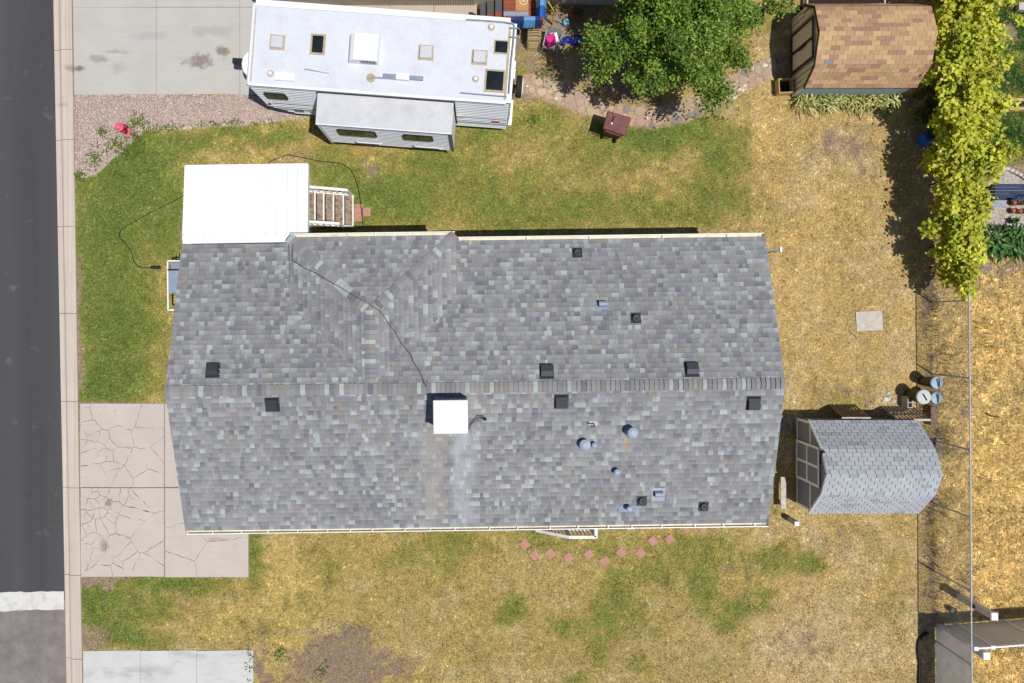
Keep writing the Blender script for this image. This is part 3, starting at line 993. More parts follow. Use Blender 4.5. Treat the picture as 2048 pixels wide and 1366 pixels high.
# walls, skirting
mb = MB(HM)
mb.box(-HL + .25, HL - .25, -HW + .32, HW - .32, .75, EZ - .1)
mb.add([(-HL + .25, -HW + .32, EZ - .1), (-HL + .25, HW - .32, EZ - .1), (-HL + .25, 0, RZ2 - .18)], [(0, 1, 2)])
mb.add([(HL - .25, -HW + .32, EZ - .1), (HL - .25, HW - .32, EZ - .1), (HL - .25, 0, RZ2 - .18)], [(0, 1, 2)])
mb.box(DX0 + .25, DX1 - .25, HW - .7, DYN - .25, .75, DZ - .1)
mb.add([(DX0 + .03, DYN - .1, DZ - .1), (DX0 + .03, y_val, DZ - .1), (DX0 + .03, HW - .3, main_z(HW - .3) - .05)], [(0, 1, 2)])
mb.add([(DX1 - .03, DYN - .1, DZ - .1), (DX1 - .03, y_val, DZ - .1), (DX1 - .03, HW - .3, main_z(HW - .3) - .05)], [(0, 1, 2)])
for k in range(12):
    z = .85 + k * .19
    mb.box(-HL + .24, HL - .24, -HW + .31, HW - .31, z, z + .012)
mb.build('wall', M['wall'], house)
MB(HM).box(-HL + .28, HL - .28, -HW + .35, HW - .35, -.05, .75).build('skirting', M['skirting'], house)
for (x, y, w, n) in ((-6.5, -1, 1.5, 1), (2.0, -1, 1.4, 1), (6.3, -1, 1.5, 1), (-4.6, -1, 1.2, 1), (2.2, 1, 1.4, 1), (6.0, 1, 1.2, 1)):
    yy = y * (HW - .32)
    f = MB(HM).box(x - w / 2 - .06, x + w / 2 + .06, yy - .03, yy + .03, 1.64, 2.86).build('window', M['white'], house)
    MB(HM).box(x - w / 2, x + w / 2, yy - .04, yy + .04, 1.7, 2.8).build('pane', M['glass'], f)
dr = MB(HM).box(4.75, 5.65, -HW + .27, -HW + .37, .95, 2.95).build('door', M['white'], house)
MB(HM).lathe((5.55, -HW + .25, 1.9), [(.03, -.03), (.03, .03)], 8).build('handle', M['chrome'], dr)
# gutters: open troughs with hangers
def gutter(x0, x1, y, z, sgn, hang, seed, hcol='white'):
    r = random.Random(seed)
    w = .115
    p = [(0, 0), (0, -.09), (w * .8, -.09), (w, -.02), (w, .004), (w - .018, .004)]
    vs = []
    for x in (x0, x1):
        for a, b in p:
            vs.append((x, y + sgn * a, z + b))
    n = len(p)
    mb = MB(HM)
    mb.add(vs, [(i, i + 1, n + i + 1, n + i) for i in range(n - 1)] + [(0, 1, 2, 3), (n, n + 3, n + 2, n + 1)])
    g = mb.build('gutter', M['gutter'], house)
    MB(HM).box(x0, x1, y + sgn * (w - .02), y + sgn * (w + .004), z - .03, z + .008).build('gutter_lip', M['white'], g)
    x = x0 + .05
    while x < x1:
        MB(HM).box(x - .012, x + .012, y + sgn * .002, y + sgn * (w - .022), z - .002, z + .010).build('gutter_hanger', M['white'], g)
        x += hang * r.uniform(.75, 1.2)
gutter(-HL + .02, HL - .02, -HW - .005, EZ - .015, -1, .88, 3)
gutter(DX1 + .05, HL - .04, HW + .005, EZ - .015, 1, 2.4, 4)
gutter(DX0 + .02, DX1 - .02, DYN + .004, DZ - .015, 1, 2.4, 5)
for x, y, sg in ((HL - .12, -HW - .07, -1), (HL - .15, HW + .06, 1)):
    MB(HM).tube([(x, y, EZ - .1), (x, y - sg * .3, EZ - .35), (x, y - sg * .32, .15), (x + .1, y, .06)], .045, 8).build('downspout', M['gutter'], house)

# ---- things fixed on the roof
def on_roof(px, py, lift=0.0):
    z = 3.8
    for _ in range(30):
        q = HI @ at(px, py, z)
        z = EZ + (HW - abs(q.y)) * SLOPE + lift
    p = at(px, py, z)
    return p, (1 if q.y > 0 else -1)
def roof_frame(px, py, lift=0.0):
    p, side = on_roof(px, py, lift)
    V = up_n if side > 0 else up_s
    U = ex.copy()
    N = U.cross(V).normalized()
    if N.z < 0:
        N = -N
    m = Matrix((U, V, N)).transposed().to_4x4()
    return Matrix.Translation(p) @ m, side
for px, py in ((424.5, 740), (543.5, 810), (1093.5, 742), (1123, 804), (1384.5, 738), (1508, 807)):
    F_, sd = roof_frame(px, py, .06)
    b = MB(F_)
    b.box(-.21, .21, -.22, .22, -.06, -.045)
    o = b.build('box_vent', M['vent'], house)
    mb = MB(F_)
    lo = [(-.17, -.19, -.05), (.17, -.19, -.05), (.17, .19, -.05), (-.17, .19, -.05)]
    mid = [(-.17, -.20, .02), (.17, -.20, .02), (.17, .15, .02), (-.17, .15, .02)]
    hi_ = [(-.16, -.17, .085), (.16, -.17, .085), (.16, .02, .085), (-.16, .02, .085)]
    vs = lo + mid + hi_
    mb.add(vs, [(8, 9, 10, 11)] + [(i + 4 * k, (i + 1) % 4 + 4 * k, (i + 1) % 4 + 4 * k + 4, i + 4 * k + 4) for k in range(2) for i in range(4)])
    mb.build('hood', M['vent'], o)
def flue(px, py, h, r, cap_r, plate=None):
    p, sd = on_roof(px, py, h)
    base = p - Vector((0, 0, h))
    o = MB().lathe(base, [(r, -.08), (r, h - .03)], 14).build('flue_pipe', M['zinc'], house, True)
    MB().lathe(base, [(cap_r * .96, h - .07), (cap_r, h - .05), (cap_r, h - .012), (cap_r * .9, h), (cap_r * .4, h + .012)], 22).build('flue_cap', M['zinc'], o)
    if plate:
        F_, sd = roof_frame(px, py, h)
        F_ = Matrix.Translation((0, 0, -h)) @ F_
        MB(F_).box(-plate[0], plate[0], -plate[1] - .02, plate[1] - .06, .006, .014).build('flashing', M['zinc'], o)
    else:
        MB().lathe(base, [(r * 2.0, -.01 - r * .5), (r * 1.2, .05), (r * 1.05, .10)], 14, cap=False).build('flashing', M['zinc'], o)
flue(1266.5, 866, .36, .12, .155)
flue(1170.5, 890, .24, .12, .16)
flue(1189.5, 891, .17, .06, .088)
flue(1235, 945, .22, .06, .095)
flue(1259.5, 1019, .24, .06, .092, (.27, .12))
def cap_vent(px, py):
    F_, sd = roof_frame(px, py, .08)
    G = F_ @ Matrix.Scale(sd, 4, (0, 1, 0))
    o = MB(Matrix.Translation((0, 0, -.075)) @ F_).box(-.15, .15, -.16, .16, 0, .014).build('turtle_vent', M['vent'], house)
    p = F_.translation
    MB().lathe(p + Vector((0, 0, -.08)), [(.115, 0), (.118, .05), (.108, .10), (.07, .112), (.055, .10)], 20).build('vent_cap', M['vent'], o, True)
    MB().bar(p + Vector((-.035, .022, .026)), p + Vector((.04, -.028, .026)), .03, .012).build('slot', M['black'], o)
for px, py in ((1284.5, 1003), (1408.5, 1014), (1155, 505), (1272.5, 636)):
    cap_vent(px, py)
def gooseneck(px, py, bright):
    F_, sd = roof_frame(px, py, .1)
    D_ = Matrix.Translation((0, 0, -.095)) @ F_
    o = MB(D_).box(-.20, .20, -.03 if sd > 0 else -.24, .2, 0, .012).build('gooseneck_vent', M['chrome'] if bright else M['zinc'], house)
    pts = [(-.11, .03, .0), (.11, .03, .0)]
    mb = MB(F_)
    n = 12
    prof_ = [(.085 * math.cos(a), .075 * math.sin(a)) for a in [math.pi * k / n for k in range(n + 1)]]
    vs = [(x, y, z) for x in (-.12, .12) for y, z in prof_] + [(x, y, -.09) for x in (-.12, .12) for y in (.085, -.085)]
    k = n + 1
    mb.add(vs, [(i, i + 1, k + i + 1, k + i) for i in range(n)] + [tuple(range(k)), tuple(range(2 * k - 1, k - 1, -1)), (0, k, 2 * k + 2, 2 * k), (n, n + k, 2 * k + 3, 2 * k + 1)])
    mb.build('hood', M['zinc'], o, False)
gooseneck(1206, 607, False)
gooseneck(1318, 989, True)
# small mast with bright flashing
F_, sd = roof_frame(1187, 847, .03)
o = MB(F_).box(-.13, .13, -.08, .07, -.026, -.014).build('mast_flashing', M['chrome'], house)
MB(F_).tube([(0, 0, -.03), (0, 0, .16), (-.05, .02, .24), (-.12, .04, .24)], .02, 8).build('mast_pipe', M['black'], o)
# water-line elbow by the cooler
F_, sd = roof_frame(971, 836, .05)
o = MB(F_).box(-.12, .12, -.10, .03, -.045, -.034).build('pipe_flashing', M['zinc'], house)
MB(F_).tube([(0, -.02, -.05), (0, -.02, .08), (-.02, .0, .12), (-.09, .02, .12)], .03, 8).build('pipe_elbow', M['black'], o)
# cables
def roof_cable(pts, name, m, rad):
    P = []
    for k in range(len(pts) - 1):
        for e in range(8):
            t = e / 8
            x, y = pts[k][0] + (pts[k + 1][0] - pts[k][0]) * t, pts[k][1] + (pts[k + 1][1] - pts[k][1]) * t
            P.append((x + 1.2 * math.sin(k * 3 + e * .8), y + 1.0 * math.cos(k * 2 + e)))
    P.append(pts[-1])
    W_ = []
    for x, y in P:
        z = 3.9
        for _ in range(30):
            q = HI @ at(x, y, z)
            zm = main_z(q.y)
            if DX0 < q.x < DX1 and q.y > 0:
                zd = DZ + (DR - DZ) * (1 - abs(q.x - DXM) / hx)
                zd = min(zd, DZ + (DYN - q.y) * (DR - DZ) / 2.24)
                zm = max(zm, zd)
            z = zm + .05
        W_.append(at(x, y, z))
    return MB().tube(W_, rad, 6).build(name, m, house)
roof_cable([(584.5, 486), (585, 522), (640, 552), (700, 586), (757, 620), (790, 664), (826, 720), (857, 781)], 'cable', M['black'], .009)

# ------------------------------------------------------------------ rooftop cooler
pt, sd = on_roof(901, 834, .90)
cz = pt.z - .90
cool = thing('evaporative_cooler', 'white boxy evaporative cooler standing on the grey roof below the ridge', 'cooler', (pt.x, pt.y, cz))
Cm = Matrix.Translation((pt.x, pt.y, cz)) @ Matrix.Rotation(.012, 4, 'Z')
mb = MB(Cm)
mb.box(-.45, .45, -.43, .43, .16, .86)
mb.build('cabinet', M['white'], cool)
w = .475
vs = [(x * k, y * k * .97, z) for z, k in ((.84, w), (.885, w), (.905, w - .03)) for x, y in ((-1, -1), (1, -1), (1, 1), (-1, 1))]
MB(Cm).add(vs, [(8, 9, 10, 11), (3, 2, 1, 0)] + [(i + 4 * k, (i + 1) % 4 + 4 * k, (i + 1) % 4 + 4 * k + 4, i + 4 * k + 4) for k in range(2) for i in range(4)]).build('lid', M['white'], cool)
for sx, sy in ((-.4, -.38), (.4, -.38), (-.4, .38), (.4, .38)):
    q = Cm @ Vector((sx, sy, 0))
    zz = main_z((HI @ q).y)
    MB(Cm).box(sx - .03, sx + .03, sy - .03, sy + .03, zz - cz - .01, .16).build('leg', M['zinc'], cool)
for k in range(4):
    x = -.36 + k * .24
    p_ = MB(Cm).box(x - .10, x + .10, .428, .45, .22, .8).build('louvre_panel', M['zinc'], cool)
    for j in range(7):
        MB(Cm).bar((x - .09, .455, .27 + j * .075), (x + .09, .455, .27 + j * .075), .02, .03).build('louvre', M['zinc'], p_)
MB(Cm).box(.45, .475, -.36, .36, .22, .8).build('side_panel', M['gutter'], cool)
MB(Cm).box(-.475, -.45, -.36, .36, .22, .8).build('side_panel', M['gutter'], cool)
a, _ = on_roof(936, 858, .12)
b, _ = on_roof(969, 834, .13)
m1, _ = on_roof(944, 846, .10)
m2, _ = on_roof(957, 834, .16)
tag(MB().tube([a, m1, m2, b], .014, 6).build('water_hose', M['black']), 'short black water line curving from the cooler to a roof elbow', 'hose')

# ------------------------------------------------------------------ porch cover
PZ1, PZ0 = 3.30, 3.02
pc = thing('porch_cover', 'white ribbed metal porch cover joined to the house eave', 'porch cover', at(490, 410))
def porch_pt(u, v):
    a, b = at(371.5, 332, PZ0), at(615.5, 328.5, PZ0)
    c, d = at(366, 488, PZ1), at(614, 484, PZ1)
    return a.lerp(b, u).lerp(c.lerp(d, u), v)
NP = 12
for k in range(NP):
    u0, u1 = k / NP, (k + 1) / NP
    prof_ = [(0, -.03), (.02, 0), (.05, .045), (.09, .045), (.12, 0), (.45, 0), (.47, .006), (.51, .006), (.53, 0), (.985, 0), (.995, -.03)]
    vs = []
    for v in (0, .9):
        for u, z in prof_:
            p = porch_pt(u0 + (u1 - u0) * u, v)
            vs.append(p + Vector((0, 0, z)))
    n = len(prof_)
    MB().add(vs, [(i, i + 1, n + i + 1, n + i) for i in range(n - 1)]).build('roof_panel', M['white'], pc)
mb = MB()
a, b, c, d = porch_pt(0, .885), porch_pt(1, .885), porch_pt(1, 1.0), porch_pt(0, 1.0)
z_ = Vector((0, 0, .045))
c2, d2_ = porch_pt(.88, 1.0), porch_pt(.88, .885)
mb.quad(a + z_, d2_ + z_, c2 + z_, d + z_)
mb.quad(d2_ + z_ * .8, b + z_ * .8, porch_pt(1, .98) + z_ * .8, porch_pt(.88, .98) + z_ * .8)
mb.build('flashing', M['white'], pc)
mb = MB()
for a, b in ((porch_pt(0, 0), porch_pt(1, 0)), (porch_pt(0, 0), porch_pt(0, .95)), (porch_pt(1, 0), porch_pt(1, .95))):
    mb.bar(a - Vector((0, 0, .06)), b - Vector((0, 0, .06)), .05, .17)
mb.build('fascia', M['white'], pc)
for u in (.03, .45, .86):
    p = porch_pt(u, .10)
    MB().box(p.x - .05, p.x + .05, p.y - .05, p.y + .05, 0, p.z - .1).build('post', M['white'], pc)
# leaf litter on the cover, deck below it
dk = thing('porch_deck', 'timber porch deck in the shade under the white cover', 'deck', at(490, 420))
a, c = porch_pt(0, 0), porch_pt(1, 1)
x0, x1, y0, y1 = a.x + .1, at(614, 0, .94).x, HW - 1.857 - .42, a.y - .1
nbd = 16
for k in range(nbd):
    ya = y0 + (y1 - y0) * k / nbd
    yb = y0 + (y1 - y0) * (k + 1) / nbd - .008
    MB().box(x0, x1, ya, yb, .90, .94).build('deck_board', M['wood_grey'], dk)
MB().box(x0 + .05, x1 - .05, y0 + .05, y1 - .05, .0, .90).build('deck_frame', M['white_wood'], dk)

# ------------------------------------------------------------------ north stairs
st = thing('porch_stairs', 'weathered timber stairs with white railings beside the porch cover', 'stairs', at(660, 420))
edges = [(612, .94), (631, .94), (648.5, .77), (668, .60), (688, .43), (707, .26)]
ysN = (386, 453)
lv = [.94, .78, .61, .44, .27]
xs_ = []
for (pxe, _), z in zip(edges, [.94] + lv):
    xs_.append(at(pxe, 0, z).x)
xs_[0] = x1 + .01
yN, yS = at(0, 387, .5).y, at(0, 452, .5).y
for k in range(5):
    z = lv[k]
    t = MB().box(xs_[k] + (.01 if k else 0), xs_[k + 1] - .045, yS + .04, yN - .04, z - .04, z).build('tread', M['wood_grey'], st)
    MB().box(xs_[k + 1] - .044, xs_[k + 1] + .004, yS + .02, yN - .02, z - .05, z + .004).build('nosing', M['white_wood'], t)
    MB().box(xs_[k + 1] - .05, xs_[k + 1] - .03, yS + .04, yN - .04, max(z - .17, 0), z - .05).build('riser', M['white_wood'], t)
for y in (yN - .02, yS + .02):
    mb = MB()
    pts = [(xs_[0], .94 - .06), (xs_[5], .22)]
    mb.add([(xs_[0], y - .02, .66), (xs_[5], y - .02, .0), (xs_[5], y - .02, .25), (xs_[0], y - .02, .96), (xs_[0], y + .02, .66), (xs_[5], y + .02, .0), (xs_[5], y + .02, .25), (xs_[0], y + .02, .96)],
           [(0, 1, 2, 3), (7, 6, 5, 4), (0, 4, 5, 1), (1, 5, 6, 2), (2, 6, 7, 3), (3, 7, 4, 0)])
    mb.build('stringer', M['white_wood'], st)
def railing(y, xa, xb, za, zb, h, nb):
    A_, B_ = Vector((xa, y, za + h)), Vector((xb, y, zb + h))
    MB().bar(A_, B_, .09, .04).build('handrail', M['white_wood'], st)
    MB().bar(A_ - Vector((0, 0, h - .14)), B_ - Vector((0, 0, h - .14)), .035, .07).build('bottom_rail', M['white_wood'], st)
    for k in range(nb):
        t = k / (nb - 1)
        p = A_.lerp(B_, t)
        q = p - Vector((0, 0, h - .06 if 0 < k < nb - 1 else h - .0))
        MB().bar(q, p, .035 if 0 < k < nb - 1 else .08, .035 if 0 < k < nb - 1 else .08, (1, 0, 0)).build('baluster' if 0 < k < nb - 1 else 'post', M['white_wood'], st)
railing(yN, xs_[0] + .02, xs_[5] - .08, .94, .30, .80, 8)
railing(yS - .02, xs_[0] + .02, xs_[4] - .02, .94, .44, .80, 7)
for i, (px, py) in enumerate(((717, 417), (717, 434.5), (733, 424))):
    p = at(px, py)
    o = MB(Matrix.Translation(p)).box(-.148, .148, -.148, .148, -.02, .016).build('paver', M['paver'])
    o.rotation_euler = (0, 0, (.02, -.01, .0)[i])
    tag(o, ('pink square paver at the foot of the porch stairs, upper of two', 'pink square paver at the foot of the porch stairs, lower of two', 'pink square paver one step out from the porch stairs')[i], 'paver', 'pavers by the porch stairs')

# ------------------------------------------------------------------ south stairs
ss = thing('back_stairs', 'white railed back stairs half hidden under the long gutter', 'stairs', at(1130, 1050))
yw = -HW + .32 - 1.857
SZ = .85
pA, pB, pC = at(1082, 1066.5, 1.05), at(1138, 1075.5, SZ + .92), at(1192, 1073, SZ + .92)
yo = (pB.y + pC.y) / 2
MB().box(pB.x - .02, pC.x, yo, yw, SZ - .1, SZ).build('landing', M['wood_grey'], ss)
for k in range(4):
    x = pB.x - .02 - (k + 1) * .24
    MB().box(x, x + .235, yo + .05, yw - .02, SZ - .17 * (k + 1) - .04, SZ - .17 * (k + 1)).build('tread', M['wood_grey'], ss)
q0 = Vector((pB.x - .98, yo, SZ + .92 - .7))
for a, b in ((Vector((pB.x, yo, SZ + .92)), Vector((pC.x, yo, SZ + .92))), (q0, Vector((pB.x, yo, SZ + .92))), (Vector((pC.x, yo, SZ + .92)), Vector((pC.x, yw - .05, SZ + .92)))):
    MB().bar(a, b, .10, .04).build('handrail', M['white_wood'], ss)
    MB().bar(a - Vector((0, 0, .78)), b - Vector((0, 0, .78)), .04, .06).build('bottom_rail', M['white_wood'], ss)
    n = max(3, int((b - a).length / .125))
    for k in range(n):
        p = a.lerp(b, (k + .5) / n)
        MB().bar(p - Vector((0, 0, .78)), p - Vector((0, 0, .02)), .035, .035, (1, 0, 0)).build('baluster', M['white_wood'], ss)
for x in (pB.x, pC.x):
    MB().box(x - .045, x + .045, yo - .045, yo + .045, 0, SZ + .9).build('post', M['white_wood'], ss)
MB().box(q0.x - .045, q0.x + .045, yo - .045, yo + .045, 0, q0.z).build('post', M['white_wood'], ss)
p = at(1262, 1056, 1.5)
mb = thing('meter_box', 'small pale grey meter box on the house wall under the gutter', 'meter box', (p.x, yw - .1, 1.0))
MB().box(p.x - .11, p.x + .11, p.y - .04, yw - .01, 1.0, 1.5).build('box', M['shed_trim'], mb)
MB().tube([(p.x, yw - .08, 0), (p.x, yw - .08, 1.0)], .025, 8).build('conduit', M['zinc'], mb)
# stub pipe on the east gable
p = at(1562, 499, 1.7)
o = thing('gas_riser', 'thin pale metal pipe with a cross cap at the right gable wall', 'pipe', (p.x, p.y, 0))
MB().tube([(HL - .35, p.y - .12, 1.68), (p.x, p.y, 1.70)], .022, 8).build('arm', M['zinc'], o)
MB().box(p.x - .035, p.x + .02, p.y - .08, p.y + .08, 1.66, 1.74).build('cap', M['chrome'], o)
MB().tube([(p.x - .05, p.y - .015, 0), (p.x - .05, p.y - .015, 1.69)], .018, 8).build('stem', M['zinc'], o)
# framed panel by the west wall
o = thing('framed_panel', 'white framed grey-blue panel standing off the left house wall', 'frame', at(350, 570))
zf = 1.15
c = [at(335.5, 522, zf), at(362, 522, zf), at(362, 620, zf), at(336.5, 620, zf)]
for i in range(4):
    MB().bar(c[i], c[(i + 1) % 4], .045, .045).build('frame_bar', M['white'], o)
def inner(u0, u1, v0, v1, z, nm, m):
    P = lambda u, v: c[0].lerp(c[1], u).lerp(c[3].lerp(c[2], u), v) + Vector((0, 0, z))
    mb = MB()
    mb.add([P(u0, v0), P(u1, v0), P(u1, v1), P(u0, v1)] + [P(u, v) - Vector((0, 0, .02)) for u, v in ((u0, v0), (u1, v0), (u1, v1), (u0, v1))], [(0, 1, 2, 3), (7, 6, 5, 4), (0, 4, 5, 1), (1, 5, 6, 2), (2, 6, 7, 3), (3, 7, 4, 0)])
    mb.build(nm, m, o)
inner(.1, 1, .19, .66, 0, 'panel', M['zinc'])
inner(.25, 1, .03, .17, 0, 'panel', M['shed_panel'])
inner(0, 1, .165, .195, .03, 'cross_bar', M['black'])
for k in (0, 3):
    MB().tube([(c[k].x, c[k].y, 0), (c[k].x, c[k].y, zf)], .022, 8).build('leg', M['white'], o)
MB().tube([at(352.5, 512, .9), at(352.5, 524, 1.1)], .02, 6).build('hook', M['black'], o)

# ------------------------------------------------------------------ travel trailer
RM = Matrix.Translation((-2.985, 8.14, 0)) @ Matrix.Rotation(-.0735, 4, 'Z')
RI = RM.inverted()
rv = thing('travel_trailer', 'long white travel trailer with a slide-out parked on the driveway', 'trailer', (-2.985, 8.14, 0))
TX, TY, TZ, TB = 4.03, 1.215, 3.22, .5
def rvp(px, py, z=TZ):
    return RI @ at(px, py, z)
mb = MB(RM)
# body with a sloped lower front
side = [(-TX + .02, 1.15), (-TX + .75, TB), (TX - .05, TB), (TX - .05, TZ - .03), (-TX + .06, TZ - .03), (-TX + .0, TZ - .25)]
vs = [(x, y, z) for y in (-TY + .01, TY - .01) for x, z in side]
n = len(side)
mb.add(vs, [tuple(range(n)), tuple(range(2 * n - 1, n - 1, -1))] + [(i, n + i, n + (i + 1) % n, (i + 1) % n) for i in range(n)])
mb.build('body', M['siding'], rv)
mb = MB(RM)
z = TB + .06
while z < TZ - .12:
    xa = -TX + .05 if z > 1.2 else -TX + .05 + (1.2 - z) * 1.12
    for y in (-TY, TY):
        s_ = -1 if y < 0 else 1
        mb.add([(xa, y - s_ * .012, z), (TX - .06, y - s_ * .012, z), (TX - .06, y + s_ * .016, z + .006), (xa, y + s_ * .016, z + .006), (xa, y - s_ * .012, z + .05), (TX - .06, y - s_ * .012, z + .05)], [(0, 1, 2, 3), (3, 2, 5, 4)])
    z += .165
mb.build('siding_ribs', M['siding'], rv, kind='stuff')
mb = MB(RM)
for z, h in ((1.55, .02), (1.18, .03), (.95, .015)):
    mb.box(-TX + .3, TX - .06, -TY - .018, -TY, z, z + h)
mb.build('stripe', M['siding_dark'], rv)
roof = MB(RM)
roof.box(-TX + .10, TX - .16, -TY + .045, TY - .045, TZ - .03, TZ)
roof = roof.build('roof_membrane', M['membrane'], rv)
fr = MB(RM)
pr = [(.10, TZ + .001), (.04, TZ - .012), (-.01, TZ - .06), (-.03, TZ - .16), (.0, TZ - .3)]
vs = [(-TX + a, y, z) for y in (-TY, TY) for a, z in pr]
fr.add(vs, [(i, i + 1, 5 + i + 1, 5 + i) for i in range(4)])
fr.build('front_cap', M['white'], rv)
MB(RM).box(TX - .16, TX, -TY + .01, TY - .01, TB + .05, TZ + .004).build('rear_cap', M['white'], rv)
for y in (-TY, TY):
    MB(RM).box(-TX + .08, TX - .16, y - .03, y + .045 if y < 0 else y + .03, TZ - .05, TZ + .006).build('edge_trim', M['white'], rv)
MB(RM).box(-TX + .1, TX - .2, TY + .032, TY + .18, TZ - .17, TZ - .05).build('awning_roll', M['white'], rv)
sl = MB(RM)
sl.box(-TX + .125, -TX + .155, -TY + .1, TY - .1, TZ + .001, TZ + .006)
sl.box(TX - .24, TX - .165, -TY + .1, TY - .1, TZ + .001, TZ + .006)
sl.build('seam_sealant', M['sealant'], rv)
# slide-out
SZ1, SB = 3.02, .85
sx0, sx1 = RI @ at(633.5, 215, SZ1), RI @ at(905.5, 235, SZ1)
sx0, sx1, sy0, sy1 = sx0.x, sx1.x, -TY - .98, -TY - .02
so = MB(RM).box(sx0 + .02, sx1 - .02, sy0 + .02, sy1 + .0, SB, SZ1 - .02).build('slide_out', M['siding'], rv)
MB(RM).box(sx0, sx1, sy0, sy1, SZ1 - .02, SZ1 + .015).build('slide_roof', M['slide_roof'], so)
for xx in (sx0 + .0, sx1 - .09):
    MB(RM).box(xx, xx + .09, sy0 - .012, sy0 + .018, SB - .02, SZ1 - .025).build('corner_trim', M['siding_dark'] if xx > sx0 + 1 else M['white'], so)
MB(RM).box(sx0, sx1, sy0 - .03, sy0 - .001, SZ1 - .035, SZ1 + .006).build('drip_edge', M['white'], so)
MB(RM).box(sx0 - .03, sx1 + .03, -TY - .05, -TY - .021, SB, SZ1 + .06).build('seal_flange', M['rubber'], so)
mb = MB(RM)
z = SB + .05
while z < SZ1 - .12:
    mb.add([(sx0 + .1, sy0 + .018, z), (sx1 - .1, sy0 + .018, z), (sx1 - .1, sy0 + .004, z + .006), (sx0 + .1, sy0 + .004, z + .006), (sx0 + .1, sy0 + .026, z + .05), (sx1 - .1, sy0 + .026, z + .05)], [(0, 1, 2, 3), (3, 2, 5, 4)])
    z += .165
mb.build('slide_ribs', M['siding'], so, kind='stuff')
def rv_window(parent, xa, xb, za, zb, y, nm='window'):
    w_ = MB(RM)
    def rr(xa, xb, za, zb, y0, y1):
        r_ = .07
        pts = []
        for cx, cz, a0 in ((xb - r_, zb - r_, 0), (xa + r_, zb - r_, 90), (xa + r_, za + r_, 180), (xb - r_, za + r_, 270)):
            for k in range(4):
                a = math.radians(a0 + k * 30)
                pts.append((cx + r_ * math.cos(a), cz + r_ * math.sin(a)))
        n = len(pts)
        return [(x, y0, z) for x, z in pts] + [(x, y1, z) for x, z in pts], [tuple(range(n)), tuple(range(2 * n - 1, n - 1, -1))] + [(i, (i + 1) % n, n + (i + 1) % n, n + i) for i in range(n)]
    w_.add(*rr(xa, xb, za, zb, y - .03, y))
    f = w_.build(nm, M['rubber'], parent)
    for e0, e1 in ((xa + .035, (xa + xb) / 2 - .012), ((xa + xb) / 2 + .012, xb - .035)):
        MB(RM).box(e0, e1, y - .036, y - .028, za + .04, zb - .04).build('pane', M['glass'], f)
    return f
mid = (sx0 + sx1) / 2
rv_window(so, sx0 + .55, sx0 + 1.75, 2.0, 2.62, sy0 - .005)
rv_window(so, sx1 - 1.55, sx1 - .62, 2.0, 2.55, sy0 - .005)
rv_window(rv, -TX + .32, -TX + 1.0, 2.1, 2.62, -TY - .015)
for xa, xb in ((sx0 + .95, sx0 + 1.8), (sx1 - 1.3, sx1 - .35)):
    MB(RM).tube([(xa, sy0 - .01, 1.35), (xa + .04, sy0 - .06, 1.35), (xb - .04, sy0 - .06, 1.35), (xb, sy0 - .01, 1.35)], .02, 6).build('grab_rail', M['white'], so)
mb = MB(RM).box(-TX + 1.35, -TX + 1.9, -TY - .02, -TY, .75, 1.1).build('hatch', M['gutter'], rv)
MB(RM).box(-TX + .85, -TX + 1.15, -TY - .022, -TY, .8, 1.05).build('hatch', M['siding_dark'], rv)
MB(RM).box(TX - 1.75, TX - 1.45, -TY - .03, -TY, 1.55, 1.68).build('porch_lamp', M['gutter'], rv)
MB(RM).box(TX - .55, TX - .3, -TY - .03, -TY, 1.25, 1.33).build('marker_light', M['red_paint'], rv)
MB(RM).box(-TX + .12, -TX + .22, -TY - .03, -TY, 1.4, 1.47).build('marker_light', M['wood_red'], rv)
for k in (-1, 1):
    MB(RM).box(TX, TX + .025, k * .95 - .1, k * .95 + .1, 1.0, 1.3).build('tail_light', M['red_paint'], rv)
for k in (-1, 1):
    for x in (.6, 1.5):
        wv = MB(RM @ Matrix.Translation((x, k * (TY - .14), .36)) @ Matrix.Rotation(math.pi / 2, 4, 'X')).lathe((0, 0, 0), [(.2, -.1), (.34, -.11), (.36, -.06), (.36, .06), (.34, .11), (.2, .1)], 20).build('wheel', M['rubber'], rv)
        MB(RM @ Matrix.Translation((x, k * (TY - .14), .36)) @ Matrix.Rotation(math.pi / 2, 4, 'X')).lathe((0, 0, 0), [(.2, -.11), (.1, -.06), (.1, .06), (.2, .11)], 14).build('rim', M['white'], wv)
MB(RM).box(-TX + .8, TX - .3, -.7, .7, .36, TB).build('chassis', M['black'], rv)
# hitch, gas bottle cover
mb = MB(RM)
mb.bar((-TX + .5, -.6, .48), (-TX - .95, 0, .48), .08, .12)
mb.bar((-TX + .5, .6, .48), (-TX - .95, 0, .48), .08, .12)
mb.build('hitch_frame', M['black'], rv)
p = rvp(482, 127, .95)
MB(RM).tube([(p.x - .1, p.y + .05, .0), (p.x - .1, p.y + .05, .95)], .05, 8).build('jack', M['black'], rv)
MB(RM).box(p.x - .24, p.x + .1, p.y - .05, p.y + .12, .9, 1.1).build('jack_head', M['black'], rv)
p = rvp(493, 126, 1.25)
pts = []
for k in range(9):
    a = math.radians(90 + k * 22.5)
    pts.append((p.x + .12 + .30 * math.cos(a), p.y + .42 * math.sin(a) * 1.0))
pts += [(p.x + .5, p.y - .42), (p.x + .5, p.y + .42)]
MB(RM).prism(pts, .55, 1.25, inset=.04).build('gas_bottle_cover', M['white'], rv)
